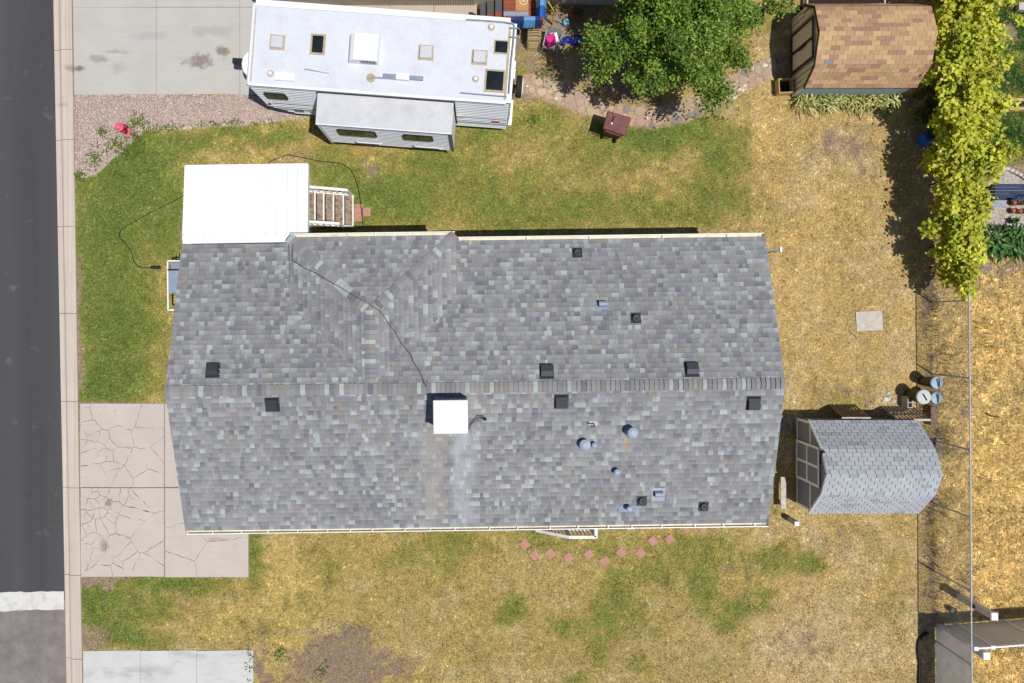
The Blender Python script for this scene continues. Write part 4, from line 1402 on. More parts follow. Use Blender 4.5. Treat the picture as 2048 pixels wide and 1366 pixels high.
# roof fittings
def sealed_box(px, py, w, d, h, nm, m, ring=.05, dome=False, rot=0.0, ring_m='sealant'):
    c_ = rvp(px, py)
    f = MB(RM).box(c_.x - w / 2 - ring, c_.x + w / 2 + ring, c_.y - d / 2 - ring, c_.y + d / 2 + ring, TZ, TZ + .009).build('flange', M[ring_m], rv)
    mb = MB(RM)
    if dome:
        vs = [(c_.x + sx * w / 2 * k, c_.y + sy * d / 2 * k, TZ + z) for z, k in ((.0, 1), (.05, 1), (.05 + h, .04)) for sx, sy in ((-1, -1), (1, -1), (1, 1), (-1, 1))]
    else:
        vs = [(c_.x + sx * w / 2 * k, c_.y + sy * d / 2 * k, TZ + z) for z, k in ((.0, .96), (h * .35, 1), (h, .93)) for sx, sy in ((-1, -1), (1, -1), (1, 1), (-1, 1))]
    mb.add(vs, [(8, 9, 10, 11)] + [(i + 4 * k, (i + 1) % 4 + 4 * k, (i + 1) % 4 + 4 * k + 4, i + 4 * k + 4) for k in range(2) for i in range(4)])
    return mb.build(nm, m, f)
sealed_box(555, 85, .36, .36, .09, 'vent_lid', M['slide_roof'])
sealed_box(852, 105.5, .37, .37, .09, 'vent_lid', M['slide_roof'])
sealed_box(959, 115, .38, .36, .10, 'vent_lid', M['slide_roof'])
sealed_box(636, 89, .32, .50, .05, 'skylight', M['glass_dark'], .07, True)
sealed_box(1003, 94.5, .36, .33, .06, 'skylight', M['glass_dark'], .05, True)
sealed_box(990, 162, .50, .56, .06, 'skylight', M['glass_dark'], .07, True)
sealed_box(570.5, 155, .60, .25, .11, 'fridge_vent', M['white'], .02, ring_m='membrane')
for px, py, r_ in ((541, 147, .075), (982.5, 54.5, .08), (951, 158, .075)):
    c_ = rvp(px, py)
    v_ = MB(RM).lathe((c_.x, c_.y, TZ), [(r_ * 1.4, 0), (r_ * 1.3, .01), (r_, .012)], 18).build('vent_flange', M['sealant'], rv)
    MB(RM).lathe((c_.x, c_.y, TZ + .01), [(r_ * .75, 0), (r_ * .75, .06), (r_ * .4, .075)], 16).build('vent_pipe', M['white'], v_)
# air conditioner
c_ = rvp(727, 94, TZ + .3)
mb = MB(RM)
prof_ = [(-.46, .0), (-.46, .10), (-.40, .24), (-.28, .31), (.36, .31), (.42, .26), (.44, .0)]
hw_ = .40
vs = [(c_.x + a, c_.y + s_ * (hw_ if 0 < i < 6 else hw_), TZ + z + .015) for s_ in (-1, 1) for i, (a, z) in enumerate(prof_)]
top_ = [(c_.x + a * .97, c_.y + s_ * (hw_ - .05), TZ + z + .035) for s_ in (-1, 1) for a, z in prof_]
n = len(prof_)
mb.add(vs, [tuple(range(n)), tuple(range(2 * n - 1, n - 1, -1))] + [(i, n + i, n + i + 1, i + 1) for i in range(n - 1)])
ac = mb.build('air_conditioner', M['white'], rv)
g = MB(RM).box(c_.x - .08, c_.x + .38, c_.y - hw_ - .012, c_.y - hw_ + .0, TZ + .10, TZ + .25).build('grille', M['rubber'], ac)
for k in range(9):
    x = c_.x - .06 + k * .052
    MB(RM).box(x, x + .018, c_.y - hw_ - .02, c_.y - hw_ - .011, TZ + .11, TZ + .24).build('fin', M['white'], ac)
# batwing aerial
c0, c1 = rvp(742, 156), rvp(806, 156)
an = MB(RM).lathe((c0.x, c0.y, TZ), [(.14, 0), (.13, .012), (.05, .02), (.05, .07)], 18).build('aerial_base', M['sealant'], rv)
MB(RM).bar((c0.x, c0.y, TZ + .06), (c1.x, c1.y - .06, TZ + .08), .04, .03).build('aerial_arm', M['chrome'], an)
MB(RM).box(c1.x - .58, c1.x + .62, c1.y - .06, c1.y + .06, TZ + .06, TZ + .10).build('aerial_wing', M['zinc'], an)
MB(RM).box(c1.x - .20, c1.x + .20, c1.y - .09, c1.y + .09, TZ + .05, TZ + .13).build('aerial_head', M['white'], an)
a, b = rvp(611, 140, TZ), rvp(659, 147.5, TZ)
MB(RM).tube([(a.x, a.y, TZ + .12), (b.x, b.y, TZ + .02)], .008, 6).build('whip_aerial', M['chrome'], rv)
# roof rails and ladder
def rail(pts, nm, h=.09):
    P = [rvp(x, y) for x, y in pts]
    o = MB(RM).tube([(p.x, p.y, TZ + h) for p in P], .017, 6).build(nm, M['chrome'], rv)
    for p in P:
        MB(RM).tube([(p.x, p.y, TZ), (p.x, p.y, TZ + h)], .014, 6).build('rail_foot', M['chrome'], o)
rail([(933, 41), (965, 43), (1005, 46), (1026, 49), (1029, 54), (1027, 85), (1022, 130), (1018, 188)], 'roof_rail')
rail([(922, 187), (953, 190), (990, 193), (1013, 195)], 'roof_rail')
ly0, ly1 = rvp(1036, 59, TZ).y, rvp(1036, 77, TZ).y
lad = MB(RM)
for y in (ly0, ly1):
    lad.tube([(TX - .22, y, TZ + .02), (TX - .15, y, TZ + .10), (TX + .06, y, TZ + .09), (TX + .12, y, TZ - .05), (TX + .12, y, .8), (TX + .02, y, .75)], .017, 6)
lad = lad.build('ladder', M['chrome'], rv)
for k in range(6):
    z = 1.0 + k * .36
    MB(RM).tube([(TX + .12, ly0, z), (TX + .12, ly1, z)], .014, 6).build('rung', M['chrome'], lad)
# spare wheel and bumper
p = rvp(1044, 173, 1.2)
Wm = RM @ Matrix.Translation((TX + .26, p.y, 1.15)) @ Matrix.Rotation(math.pi / 2, 4, 'Y')
o = MB(Wm).lathe((0, 0, 0), [(.18, -.09), (.33, -.10), (.36, -.06), (.36, .05), (.34, .09), (.3, .10)], 24).build('spare_wheel', M['rubber'], rv)
MB(Wm).lathe((0, 0, .1), [(.31, -.01), (.31, .015), (.28, .03), (.05, .035)], 24).build('wheel_cover', M['white'], o)
MB(RM).box(TX + .01, TX + .15, p.y - .05, p.y + .05, .55, 1.2).build('wheel_bracket', M['black'], o)
MB(RM).box(TX + .0, TX + .12, -1.1, 1.1, .48, .6).build('bumper', M['white'], rv)

# ------------------------------------------------------------------ sheds
def shed(name, label, xf, xb, rot_at, prof_, roof_m, tone, roww, roofw, wall_builder, seed, caps=False):
    """prof_: list of (y, z) from the north eave over the ridge to the south eave"""
    root = thing(name, label, 'shed', (xf, prof_[2][0], 0))
    r = random.Random(seed)
    tabs_, dk = [], MB()
    X = Vector((1, 0, 0))
    for i in range(4):
        (ya, za), (yb, zb) = prof_[i], prof_[i + 1]
        lo, hi = ((ya, za), (yb, zb)) if za < zb else ((yb, zb), (ya, za))
        V_ = Vector((0, hi[0] - lo[0], hi[1] - lo[1]))
        ln = V_.length
        V_ = V_ / ln
        if X.cross(V_).z > 0:
            U_, O_ = X, Vector((xf, lo[0], lo[1]))
        else:
            U_, O_ = -X, Vector((xb, lo[0], lo[1]))
        rows = max(1, round(ln / roofw))
        tabs_ += lay_shingles(O_, U_, V_, [(0, 0), (xb - xf, 0), (xb - xf, ln), (0, ln)], ln / rows, lambda q: roww, tone, .012, r, stagger=roww / 2, gap=.009 if name == 'grey_shed' else .004, band=False)
        nrm = U_.cross(V_)
        a, b = Vector((xf, ya, za)) - nrm * .008, Vector((xb, ya, za)) - nrm * .008
        c_, d_ = Vector((xb, yb, zb)) - nrm * .008, Vector((xf, yb, zb)) - nrm * .008
        dn = nrm * .05
        dk.add([a, b, c_, d_, a - dn, b - dn, c_ - dn, d_ - dn], [(0, 1, 2, 3), (7, 6, 5, 4), (0, 4, 5, 1), (1, 5, 6, 2), (2, 6, 7, 3), (3, 7, 4, 0)])
    dk.build('roof_deck', M['deck' if name != 'tan_shed' else 'brown_trim'], root)
    place_shingles(tabs_, root, roof_m)
    wall_builder(root)
    return root, r

GX0, GX1 = 10.99, 14.65
GP = [(-3.27, 1.10), (-4.06, 1.94), (-4.80, 2.30), (-5.54, 1.94), (-6.37, 1.10)]
def tone_grey(r, row, u):
    f = r.uniform(.93, 1.06)
    c = srgb(186, 190, 196, .78) if r.random() < .92 else srgb(168, 172, 178, .78)
    return tuple(x * f for x in c)
def grey_walls(root):
    x = GX0 + .06
    xb = GX1 - .08
    outline = [(y, z - .03) for y, z in GP]
    outline[0] = (GP[0][0] - .06, GP[0][1] - .02)
    outline[-1] = (GP[-1][0] + .06, GP[-1][1] - .02)
    full = [(outline[0][0], .06)] + outline + [(outline[-1][0], .06)]
    n = len(full)
    mb = MB()
    mb.add([(xx, y, z) for xx in (x + .02, xb) for y, z in full], [tuple(range(n)), tuple(range(2 * n - 1, n - 1, -1))] + [(i, n + i, n + (i + 1) % n, (i + 1) % n) for i in range(n)])
    mb.build('wall', M['shed_panel'], root)
    def strip(a, b, w=.07):
        MB().bar((x + .01, a[0], a[1]), (x + .01, b[0], b[1]), .03, w, (0, 0, 1) if abs(a[0] - b[0]) > abs(a[1] - b[1]) else (0, 1, 0)).build('trim', M['shed_trim'], root)
    yN, yS, yd0, yd1 = full[0][0], full[-1][0], -4.10, -5.34
    strip((yN - .03, .06), (yN - .03, 1.06))
    strip((yS + .03, .06), (yS + .03, 1.06))
    strip((yN - .07, 1.05), (yd0 + .04, 1.05))
    strip((yd1 - .04, 1.05), (yS + .07, 1.05))
    strip((yN - .07, .1), (yS + .07, .1), .06)
    for i in range(4):
        a, b = GP[i], GP[i + 1]
        MB().bar((GX0 + .01, a[0], a[1] - .045), (GX0 + .01, b[0], b[1] - .045), .035, .075).build('rake_trim', M['shed_trim'], root)
    d = MB().box(x - .03, x + .012, yd1, yd0, .14, 1.74).build('door', M['shed_panel'], root)
    for ya, yb, za, zb in ((yd0, yd0, .14, 1.74), (yd1, yd1, .14, 1.74), (-4.72, -4.72, .2, 1.68)):
        MB().bar((x - .04, ya, za), (x - .04, yb, zb), .03, .08, (0, 1, 0)).build('door_trim', M['shed_trim'], d)
    for z in (.17, .92, 1.70):
        MB().bar((x - .04, yd1 + .04, z), (x - .04, yd0 - .04, z), .028, .07).build('door_trim', M['shed_trim'], d)
    MB().bar((x - .07, -4.55, 1.85), (x - .1, -4.12, 2.02), .03, .03).build('bracket', M['black'], root)
    MB().lathe((x - .06, -4.14, 2.02), [(.05, -.04), (.06, 0), (.05, .05), (.02, .06)], 10).build('lamp', M['black'], root)
shed('grey_shed', 'grey panelled garden shed with pale shingled barn roof beside the house', GX0, GX1, 0, GP, M['shed_shingle'], tone_grey, .285, .127, grey_walls, 5)

BX0, BX1 = 10.82, 14.58
BP = [(10.62, 1.12), (10.20, 1.86), (9.28, 2.16), (8.34, 1.86), (7.84, 1.12)]
TT = [srgb(190, 156, 120), srgb(200, 166, 122), srgb(182, 142, 114), srgb(194, 158, 126), srgb(174, 134, 110), srgb(204, 172, 130)]
def tone_tan(r, row, u):
    k = 0
    v = math.sin(row * 7.7 + math.floor(u / .85) * 3.1) * .5 + .5
    c = TT[min(5, int(v * 6))] if r.random() < .7 else r.choice(TT)
    if r.random() < .006:
        c = srgb(150, 146, 146)
    f = r.uniform(.94, 1.06)
    return tuple(x * f for x in c)
def tan_walls(root):
    x, xb = BX0 + .05, BX1 - .08
    full = [(BP[0][0] - .05, .06)] + [(BP[0][0] - .05, BP[0][1] - .02)] + [(y, z - .03) for y, z in BP[1:4]] + [(BP[4][0] + .05, BP[4][1] - .02), (BP[4][0] + .05, .06)]
    n = len(full)
    MB().add([(xx, y, z) for xx in (x + .02, xb) for y, z in full], [tuple(range(n)), tuple(range(2 * n - 1, n - 1, -1))] + [(i, n + i, n + (i + 1) % n, (i + 1) % n) for i in range(n)]).build('wall', M['tan_wall'], root)
    MB().box(x + .1, xb - .02, full[-1][0] - .02, full[-1][0] - .003, .1, 1.08).build('side_wall', M['blue_wall'], root)
    for k in range(14):
        y = 8.0 + k * .19
        top_ = 1.0 if y < 8.3 or y > 10.2 else 1.75
        MB().box(x + .008, x + .022, y, y + .012, .1, top_).build('siding_groove', M['brown_trim'], root)
    for i in range(4):
        a, b = BP[i], BP[i + 1]
        MB().bar((BX0 + .01, a[0], a[1] - .05), (BX0 + .01, b[0], b[1] - .05), .04, .09).build('rake_trim', M['brown_trim'], root)
    yd0, yd1 = 9.95, 8.65
    d = MB().box(x - .02, x + .01, yd1, yd0, .12, 1.72).build('door', M['tan_wall'], root)
    for ya in (yd0, yd1, (yd0 + yd1) / 2):
        MB().bar((x - .035, ya, .12), (x - .035, ya, 1.72), .03, .09, (0, 1, 0)).build('door_trim', M['brown_trim'], d)
    for z in (.16, 1.68):
        MB().bar((x - .035, yd1 + .05, z), (x - .035, yd0 - .05, z), .028, .09).build('door_trim', M['brown_trim'], d)
    MB().bar((x - .07, 9.22, .75), (x - .07, 9.24, 1.25), .04, .05, (0, 1, 0)).build('latch', M['black'], d)
    MB().tube([(x - .05, 10.3, 1.5), (x - .16, 10.25, 1.55), (x - .2, 10.15, 1.4)], .02, 6).build('bracket', M['black'], root)
shed('tan_shed', 'beige garden shed with brown trim and patched tan shingle roof', BX0, BX1, 0, BP, M['tan_shingle'], tone_tan, .285, .150, tan_walls, 9)

# ------------------------------------------------------------------ chain-link fence
FX0, FX1 = at(1938, 560, 1.8), at(1943.5, 1345, 1.8)
def fence_x(y):
    t = (y - FX0.y) / (FX1.y - FX0.y)
    return FX0.x + (FX1.x - FX0.x) * t
FH = 1.8
cf = thing('chain_link_fence', 'galvanised chain-link fence along the right side of the yard', 'fence', (15.85, -4, 0))
yn, ys_ = 12.5, -14.5
MB().tube([(fence_x(y), y, FH) for y in np.linspace(yn, ys_, 30)], .022, 8).build('top_rail', M['rail'], cf)
posts = [at(0, y, FH).y for y in (601, 756, 900, 1035, 1182, 1331)]
posts = [posts[0] + 2.5 * k for k in (4, 3, 2, 1)] + posts + [posts[-1] - 2.4]
for y in posts:
    p_ = MB().tube([(fence_x(y) - .01, y, -.1), (fence_x(y) - .01, y, FH - .02)], .026, 8).build('post', M['rail'], cf)
    MB().lathe((fence_x(y), y, FH - .03), [(.034, -.03), (.034, .02), (.026, .055)], 8).build('post_cap', M['rail'], p_)
mb = MB()
step = .075
y = ys_
scr_y = at(0, 1243).y
while y < yn - FH:
    for sg in (1, -1):
        a, b = (y, y + FH) if sg > 0 else (y + FH, y)
        dx = .004 * sg
        mb.bar((fence_x(a) + .026 + dx, a, .03), (fence_x(b) + .026 + dx, b, FH - .02), .0035, .0035)
    y += step
mb.build('wire_mesh', M['wire'], cf, kind='stuff')
# grey screen tied to its far end
o = MB().add([(fence_x(scr_y) + .012, scr_y, .05), (fence_x(ys_) + .012, ys_, .05), (fence_x(ys_) + .012, ys_, FH - .04), (fence_x(scr_y) + .012, scr_y, FH - .04),
              (fence_x(scr_y) + .018, scr_y, .05), (fence_x(ys_) + .018, ys_, .05), (fence_x(ys_) + .018, ys_, FH - .04), (fence_x(scr_y) + .018, scr_y, FH - .04)],
             [(0, 1, 2, 3), (7, 6, 5, 4), (0, 4, 5, 1), (3, 2, 6, 7), (0, 3, 7, 4), (1, 5, 6, 2)]).build('privacy_screen', M['screen'])
tag(o, 'grey privacy screen tied to the lower end of the chain-link fence', 'screen')
# vinyl fence running off to the right
vf = thing('vinyl_fence', 'white vinyl fence with grey panels meeting the chain-link fence', 'fence', at(2000, 1246))
a, b = at(1953, 1298, 1.8), at(2048, 1291, 1.8)
dv = (b - a).normalized()
for k in range(3):
    p0 = a + dv * (k * 2.2 + .06)
    p1 = a + dv * (k * 2.2 + 2.14)
    nseg = 12
    for j in range(nseg):
        q0, q1 = p0.lerp(p1, j / nseg), p0.lerp(p1, (j + .94) / nseg)
        MB().bar(Vector((q0.x, q0.y, .9)), Vector((q1.x, q1.y, .9)), .03, 1.6).build('panel_board', M['vinyl_grey'], vf)
    MB().bar(Vector((p0.x, p0.y, 1.74)), Vector((p1.x, p1.y, 1.74)), .05, .09).build('top_rail', M['vinyl'], vf)
for k in (0, .55, 2.2, 4.4):
    q = a + dv * k
    pp = MB().box(q.x - .05, q.x + .05, q.y - .05, q.y + .05, 0, 1.76).build('post', M['vinyl'], vf)
    MB().box(q.x - .07, q.x + .07, q.y - .06, q.y + .06, 1.76, 1.80).build('post_cap', M['vinyl'], pp)
for i, (px, py, lb) in enumerate(((1989, 1233, 'thick white square post standing above the vinyl fence'), (1973, 1312, 'thick white square post standing below the vinyl fence'))):
    p = at(px, py, 1.7)
    o = thing('gate_post', lb, 'post', (p.x, p.y, 0), 'thick white posts by the vinyl fence')
    MB().box(p.x - .09, p.x + .09, p.y - .10, p.y + .10, 0, 1.66).build('shaft', M['vinyl_grey'], o)
    MB().prism([(p.x - .115, p.y - .125), (p.x + .115, p.y - .125), (p.x + .115, p.y + .125), (p.x - .115, p.y + .125)], 1.66, 1.72, inset=.02).build('cap', M['vinyl'], o)
    if i == 0:
        MB().box(p.x - .12, p.x - .09, p.y - .05, p.y + .05, .75, .95).build('hinge', M['black'], o)

# ------------------------------------------------------------------ leaves
def leaves(name, P, size, pal, mat_, parent, flat=.85, jit=.22, aspect=.62, kind=None, tint=1.0):
    n = len(P)
    nz = np.abs(RNG.normal(flat, .35, n)) + .15
    nx, ny = RNG.normal(0, .55, n), RNG.normal(0, .55, n)
    N = np.stack([nx, ny, nz], 1)
    N /= np.linalg.norm(N, axis=1)[:, None]
    a = RNG.normal(0, 1, (n, 3))
    U = a - N * (a * N).sum(1)[:, None]
    U /= np.linalg.norm(U, axis=1)[:, None]
    W = np.cross(N, U)
    s = size * RNG.uniform(.65, 1.35, n)[:, None]
    V = np.stack([P - U * s * .5, P + W * s * aspect * .5 + N * s * .06, P + U * s * .6, P - W * s * aspect * .5 + N * s * .06], 1).reshape(-1, 3)
    i = np.arange(n)[:, None] * 4
    F = np.concatenate([i + np.array([[0, 1, 2]]), i + np.array([[0, 2, 3]])], 0)
    pal = np.array(pal)
    c = np.minimum(pal[RNG.integers(0, len(pal), n)] * np.exp(RNG.normal(0, jit, (n, 1))) * tint, .8)
    return fast_mesh(name, V, F, np.repeat(c, 4, 0), mat_, parent, kind)

# ------------------------------------------------------------------ the big tree
TC = Vector((5.95, 9.8, 0))
tree = thing('broadleaf_tree', 'large dense green tree beside the travel trailer at the top edge', 'tree', TC)
MB().tube([TC + Vector(v) for v in ((0, 0, -.05), (.03, .02, .4), (-.04, .05, 1.0), (.05, 0, 1.7), (.0, .03, 2.6))], [.21, .17, .15, .13, .09], 10).build('trunk', M['bark'], tree, True)
rt = random.Random(31)
clumps = []
for k in range(36):
    a = k * 2.399 + rt.uniform(-.3, .3)
    f = math.sqrt((k + .6) / 36)
    rad = 2.75 * f * rt.uniform(.85, 1.12)
    if math.cos(a) > .3 and math.sin(a) > -.3:
        rad *= 1.24
    if math.cos(a) < -.2 and math.sin(a) > -.1:
        rad *= .82
    zt = 4.7 - 2.4 * f ** 1.7 + rt.uniform(-.35, .35)
    tip = TC + Vector((rad * math.cos(a), rad * math.sin(a) * 1.02, zt))
    base = TC + Vector((0, 0, rt.uniform(1.0, 2.3)))
    mid = base.lerp(tip, .5) + Vector((rt.uniform(-.2, .2), rt.uniform(-.2, .2), .18))
    MB().tube([base, mid, tip], [.06, .038, .012], 6).build('limb', M['bark'], tree, True)
    for j in range(9):
        t = rt.uniform(.45, 1.06)
        c_ = base.lerp(tip, t) + Vector((rt.gauss(0, .30), rt.gauss(0, .30), rt.gauss(.05, .2)))
        clumps.append((c_, rt.uniform(.16, .36)))
    clumps.append((tip, rt.uniform(.28, .40)))
P, TINT = [], []
for c_, r_ in clumps:
    m = int(2100 * r_ * r_ + 60)
    ax = RNG.normal(0, 1, 3)
    ax /= np.linalg.norm(ax)
    d = RNG.normal(0, 1, (m, 3)) * .48 + ax * RNG.uniform(-1.1, 1.1, (m, 1))
    P.append(np.array(c_) + d * r_ * np.array([1, 1, .6]))
    TINT.append(np.full((m, 1), rt.uniform(.72, 1.3)))
P = np.concatenate(P)
leaves('crown', P, .092, [srgb(122, 154, 58), srgb(104, 138, 50), srgb(146, 174, 70), srgb(90, 124, 46), srgb(160, 184, 80)], M['leaf'], tree, tint=np.concatenate(TINT))

# a narrower feathery tree at its upper right
T2 = Vector((7.9, 10.9, 0))
tree2 = thing('feathery_tree', 'darker feathery tree between the big tree and the tan shed', 'tree', T2)
MB().tube([T2 + Vector(v) for v in ((0, 0, -.05), (.02, .02, .7), (0, 0, 1.5), (.0, .03, 2.4))], [.12, .10, .08, .04], 8).build('trunk', M['bark'], tree2, True)
P = []
for k in range(26):
    a = k * 2.399
    f = math.sqrt((k + .6) / 26)
    tip = T2 + Vector((1.55 * f * math.cos(a), 1.75 * f * math.sin(a), 3.0 - 1.5 * f * f + rt.uniform(-.3, .3)))
    base = T2 + Vector((0, 0, rt.uniform(.6, 1.8)))
    MB().tube([base, base.lerp(tip, .5) + Vector((0, 0, .1)), tip], [.03, .02, .008], 5).build('limb', M['bark'], tree2, True)
    for t in np.linspace(.4, 1.08, 7):
        c_ = base.lerp(tip, float(t))
        d = RNG.normal(0, 1, (120, 3))
        P.append(np.array(c_) + d * np.array([.13, .13, .08]))
leaves('crown', np.concatenate(P), .062, [srgb(88, 122, 50), srgb(74, 104, 46), srgb(104, 138, 58), srgb(120, 148, 64)], M['leaf'], tree2, .5, .2, .4)

# a second smaller crown at the top, greener hedge mass between tree and shed
# ------------------------------------------------------------------ vine on the fence
vine = thing('climbing_vine', 'yellow-green leafy vine smothering the upper chain-link fence', 'vine', (15.8, 6, 0))
rvn = random.Random(8)
P = []
y = 1.55
spots = []
while y < 12.6:
    wid = .30 + .55 * min(1, max(0, (y - 1.8) / 2.2)) + .25 * min(1, max(0, (y - 6.2) / 2.0))
    wid *= .62 + .62 * math.sin(y * 2.1 + .6 * math.sin(y * 5.3)) ** 2
    top = 1.9 + .4 * min(1, max(0, (y - 2.0) / 2)) + .2 * math.sin(y * 1.3)
    for k in range(5):
        z = rvn.uniform(.35, 1.0) ** .8 * top
        dx = rvn.uniform(-1, 1) * wid * (.55 + .45 * z / top)
        spots.append((Vector((fence_x(y) + dx + (.12 if y > 7 else -.05), y + rvn.uniform(-.1, .1), z)), rvn.uniform(.14, .30)))
    if y > 1.9:
        spots.append((Vector((fence_x(y) + rvn.uniform(-.12, .12), y, rvn.uniform(1.84, 1.98))), rvn.uniform(.13, .20)))
    y += .115 if y > 2.4 else .14
for y0, dx, z in ((2.35, -.75, 1.4), (3.1, -.9, 1.2), (5.0, -.9, 1.5), (5.7, -.8, 1.3), (7.0, .95, 1.7), (6.9, 1.15, 1.6), (8.9, .8, 1.9), (2.0, .45, 1.5), (3.6, .8, 1.5), (1.4, -.05, 1.7), (1.2, .0, 1.6)):
    for j in range(4):
        spots.append((Vector((fence_x(y0) + dx * rvn.uniform(.6, 1.1), y0 + rvn.uniform(-.25, .25), z + rvn.uniform(-.2, .2))), rvn.uniform(.12, .22)))
VT = []
for c_, r_ in spots:
    m = int(560 * r_ * r_ + 20)
    ax = RNG.normal(0, 1, 3)
    ax /= np.linalg.norm(ax)
    d = RNG.normal(0, 1, (m, 3)) * .5 + ax * RNG.uniform(-1, 1, (m, 1))
    P.append(np.array(c_) + d * r_ * np.array([1, 1, .7]))
    VT.append(np.full((m, 1), rvn.uniform(.65, 1.25)))
P = np.concatenate(P)
leaves('foliage', P, .125, [srgb(226, 224, 66), srgb(200, 208, 60), srgb(240, 234, 88), srgb(164, 184, 56), srgb(216, 220, 74), srgb(246, 240, 104)], M['vine'], vine, 1.15, .18, .85, tint=np.concatenate(VT))
for k in range(14):
    y = 1.9 + k * .72
    x = fence_x(y)
    MB().tube([(x - .08, y, 0), (x - .02, y + .15, .6), (x + .03, y - .1, 1.2), (x, y + .1, 1.75)], [.03, .024, .018, .01], 6).build('stem', M['bark'], vine)
# darker shrub between the tan shed and the vine
shrub = thing('dark_shrub', 'dark green shrub in the gap between the tan shed and the vine', 'shrub', at(1850, 215))
c0 = at(1868, 205, .6)
MB().tube([at(1850, 215), c0], [.03, .012], 6).build('stem', M['bark'], shrub)
P = []
for k in range(20):
    c_ = np.array(c0) + RNG.normal(0, 1, 3) * np.array([.22, .65, .18])
    m = 90
    d = RNG.normal(0, 1, (m, 3))
    d /= np.linalg.norm(d, axis=1)[:, None]
    P.append(c_ + d * .24 * RNG.uniform(.3, 1, m)[:, None])
leaves('foliage', np.concatenate(P), .10, [srgb(84, 96, 40), srgb(66, 84, 36), srgb(104, 112, 44)], M['vine'], shrub)

# ------------------------------------------------------------------ strap-leaved plants
def strap_plant(parent, base, n, L, pal, w=.035, name='leaf_blades', r=None):
    r = r or random
    mb = MB()
    for k in range(n):
        a = r.uniform(0, 6.283)
        l = L * r.uniform(.7, 1.2)
        out = l * r.uniform(.35, .8)
        d = Vector((math.cos(a), math.sin(a), 0))
        s_ = Vector((-d.y, d.x, 0)) * w * r.uniform(.7, 1.2)
        c_ = r.choice(pal)
        f = r.uniform(.8, 1.2)
        c_ = tuple(x * f for x in c_)
        p0 = Vector(base) + d * .03
        p1 = Vector(base) + d * out * .45 + Vector((0, 0, l * .6))
        p2 = Vector(base) + d * out * .85 + Vector((0, 0, l * .62))
        p3 = Vector(base) + d * out * 1.25 + Vector((0, 0, l * .40))
        mb.add([p0 - s_ * .6, p0 + s_ * .6, p1 - s_, p1 + s_, p2 - s_ * .8, p2 + s_ * .8, p3], [(0, 1, 3, 2), (2, 3, 5, 4), (4, 5, 6)], c_)
    return mb.build(name, M['leaf'], parent)
ri = random.Random(14)
IRIS = [srgb(196, 194, 112), srgb(168, 176, 96), srgb(226, 216, 144), srgb(134, 152, 80), srgb(244, 234, 176)]
mb = MB()
def add_straps(mb, base, n, L, pal, w, r):
    for k in range(n):
        a = r.uniform(0, 6.283)
        l = L * r.uniform(.7, 1.2)
        out = l * r.uniform(.35, .85)
        d = Vector((math.cos(a), math.sin(a), 0))
        s_ = Vector((-d.y, d.x, 0)) * w * r.uniform(.7, 1.2)
        f = r.uniform(.8, 1.2)
        c_ = tuple(x * f for x in r.choice(pal))
        b0 = Vector(base)
        p0, p1 = b0 + d * .03, b0 + d * out * .45 + Vector((0, 0, l * .6))
        p2, p3 = b0 + d * out * .85 + Vector((0, 0, l * .62)), b0 + d * out * 1.25 + Vector((0, 0, l * .40))
        mb.add([p0 - s_ * .6, p0 + s_ * .6, p1 - s_, p1 + s_, p2 - s_ * .8, p2 + s_ * .8, p3], [(0, 1, 3, 2), (2, 3, 5, 4), (4, 5, 6)], c_)
for k in range(64):
    add_straps(mb, at(1592 + 186 * ri.random(), 203 + ri.uniform(-10, 12)), 12, ri.uniform(.42, .62), IRIS, .022, ri)
o = mb.build('iris_bed', M['leaf'], kind='stuff')
o['label'] = 'row of yellowing strap-leaved irises beside the tan shed'
crop = [srgb(74, 120, 52), srgb(54, 96, 46), srgb(98, 144, 70), srgb(124, 160, 100)]
mb = MB()
for k in range(46):
    add_straps(mb, at(1950 + 130 * ri.random(), 467 + 44 * ri.random()), 13, ri.uniform(.40, .6), crop, .035, ri)
o = mb.build('crop_bed', M['leaf'], kind='stuff')
o['label'] = 'dark green leafy crop bed beside the vine'
# tall dry weeds by the fence foot
mb = MB()
WEED = [srgb(166, 150, 86), srgb(184, 164, 96), srgb(136, 132, 74), srgb(200, 176, 106)]
for cx, cy, n, sx_, sy_ in ((1882, 868, 90, 8, 12), (1880, 892, 70, 10, 8), (1868, 612, 60, 6, 14), (1884, 708, 60, 14, 10), (1885, 1008, 90, 10, 16), (1864, 1030, 50, 6, 12), (1866, 1075, 60, 6, 24), (1866, 1125, 70, 6, 20), (1868, 1200, 50, 6, 30), (1864, 660, 50, 5, 40), (1850, 826, 90, 10, 10), (1905, 740, 40, 18, 14), (1975, 690, 26, 10, 6), (1960, 650, 30, 8, 6), (1960, 760, 30, 14, 10), (1866, 560, 70, 6, 30), (1930, 1170, 30, 14, 20), (1990, 1050, 30, 30, 40), (1866, 780, 40, 5, 30)):
    for k in range(n):
        b = at(ri.gauss(cx, sx_), ri.gauss(cy, sy_))
        a = ri.uniform(0, 6.283)
        l = ri.uniform(.12, .36)
        d = Vector((math.cos(a), math.sin(a), 0)) * l * .6
        s_ = Vector((-math.sin(a), math.cos(a), 0)) * .008
        f = ri.uniform(.7, 1.2)
        c_ = tuple(x * f for x in ri.choice(WEED))
        mb.add([b - s_, b + s_, b + d * .4 + Vector((0, 0, l * .7)) + s_, b + d * .4 + Vector((0, 0, l * .7)) - s_, b + d + Vector((0, 0, l))], [(0, 1, 2, 3), (3, 2, 4)], c_)
GW = [srgb(112, 140, 62), srgb(96, 126, 56), srgb(134, 154, 74)]
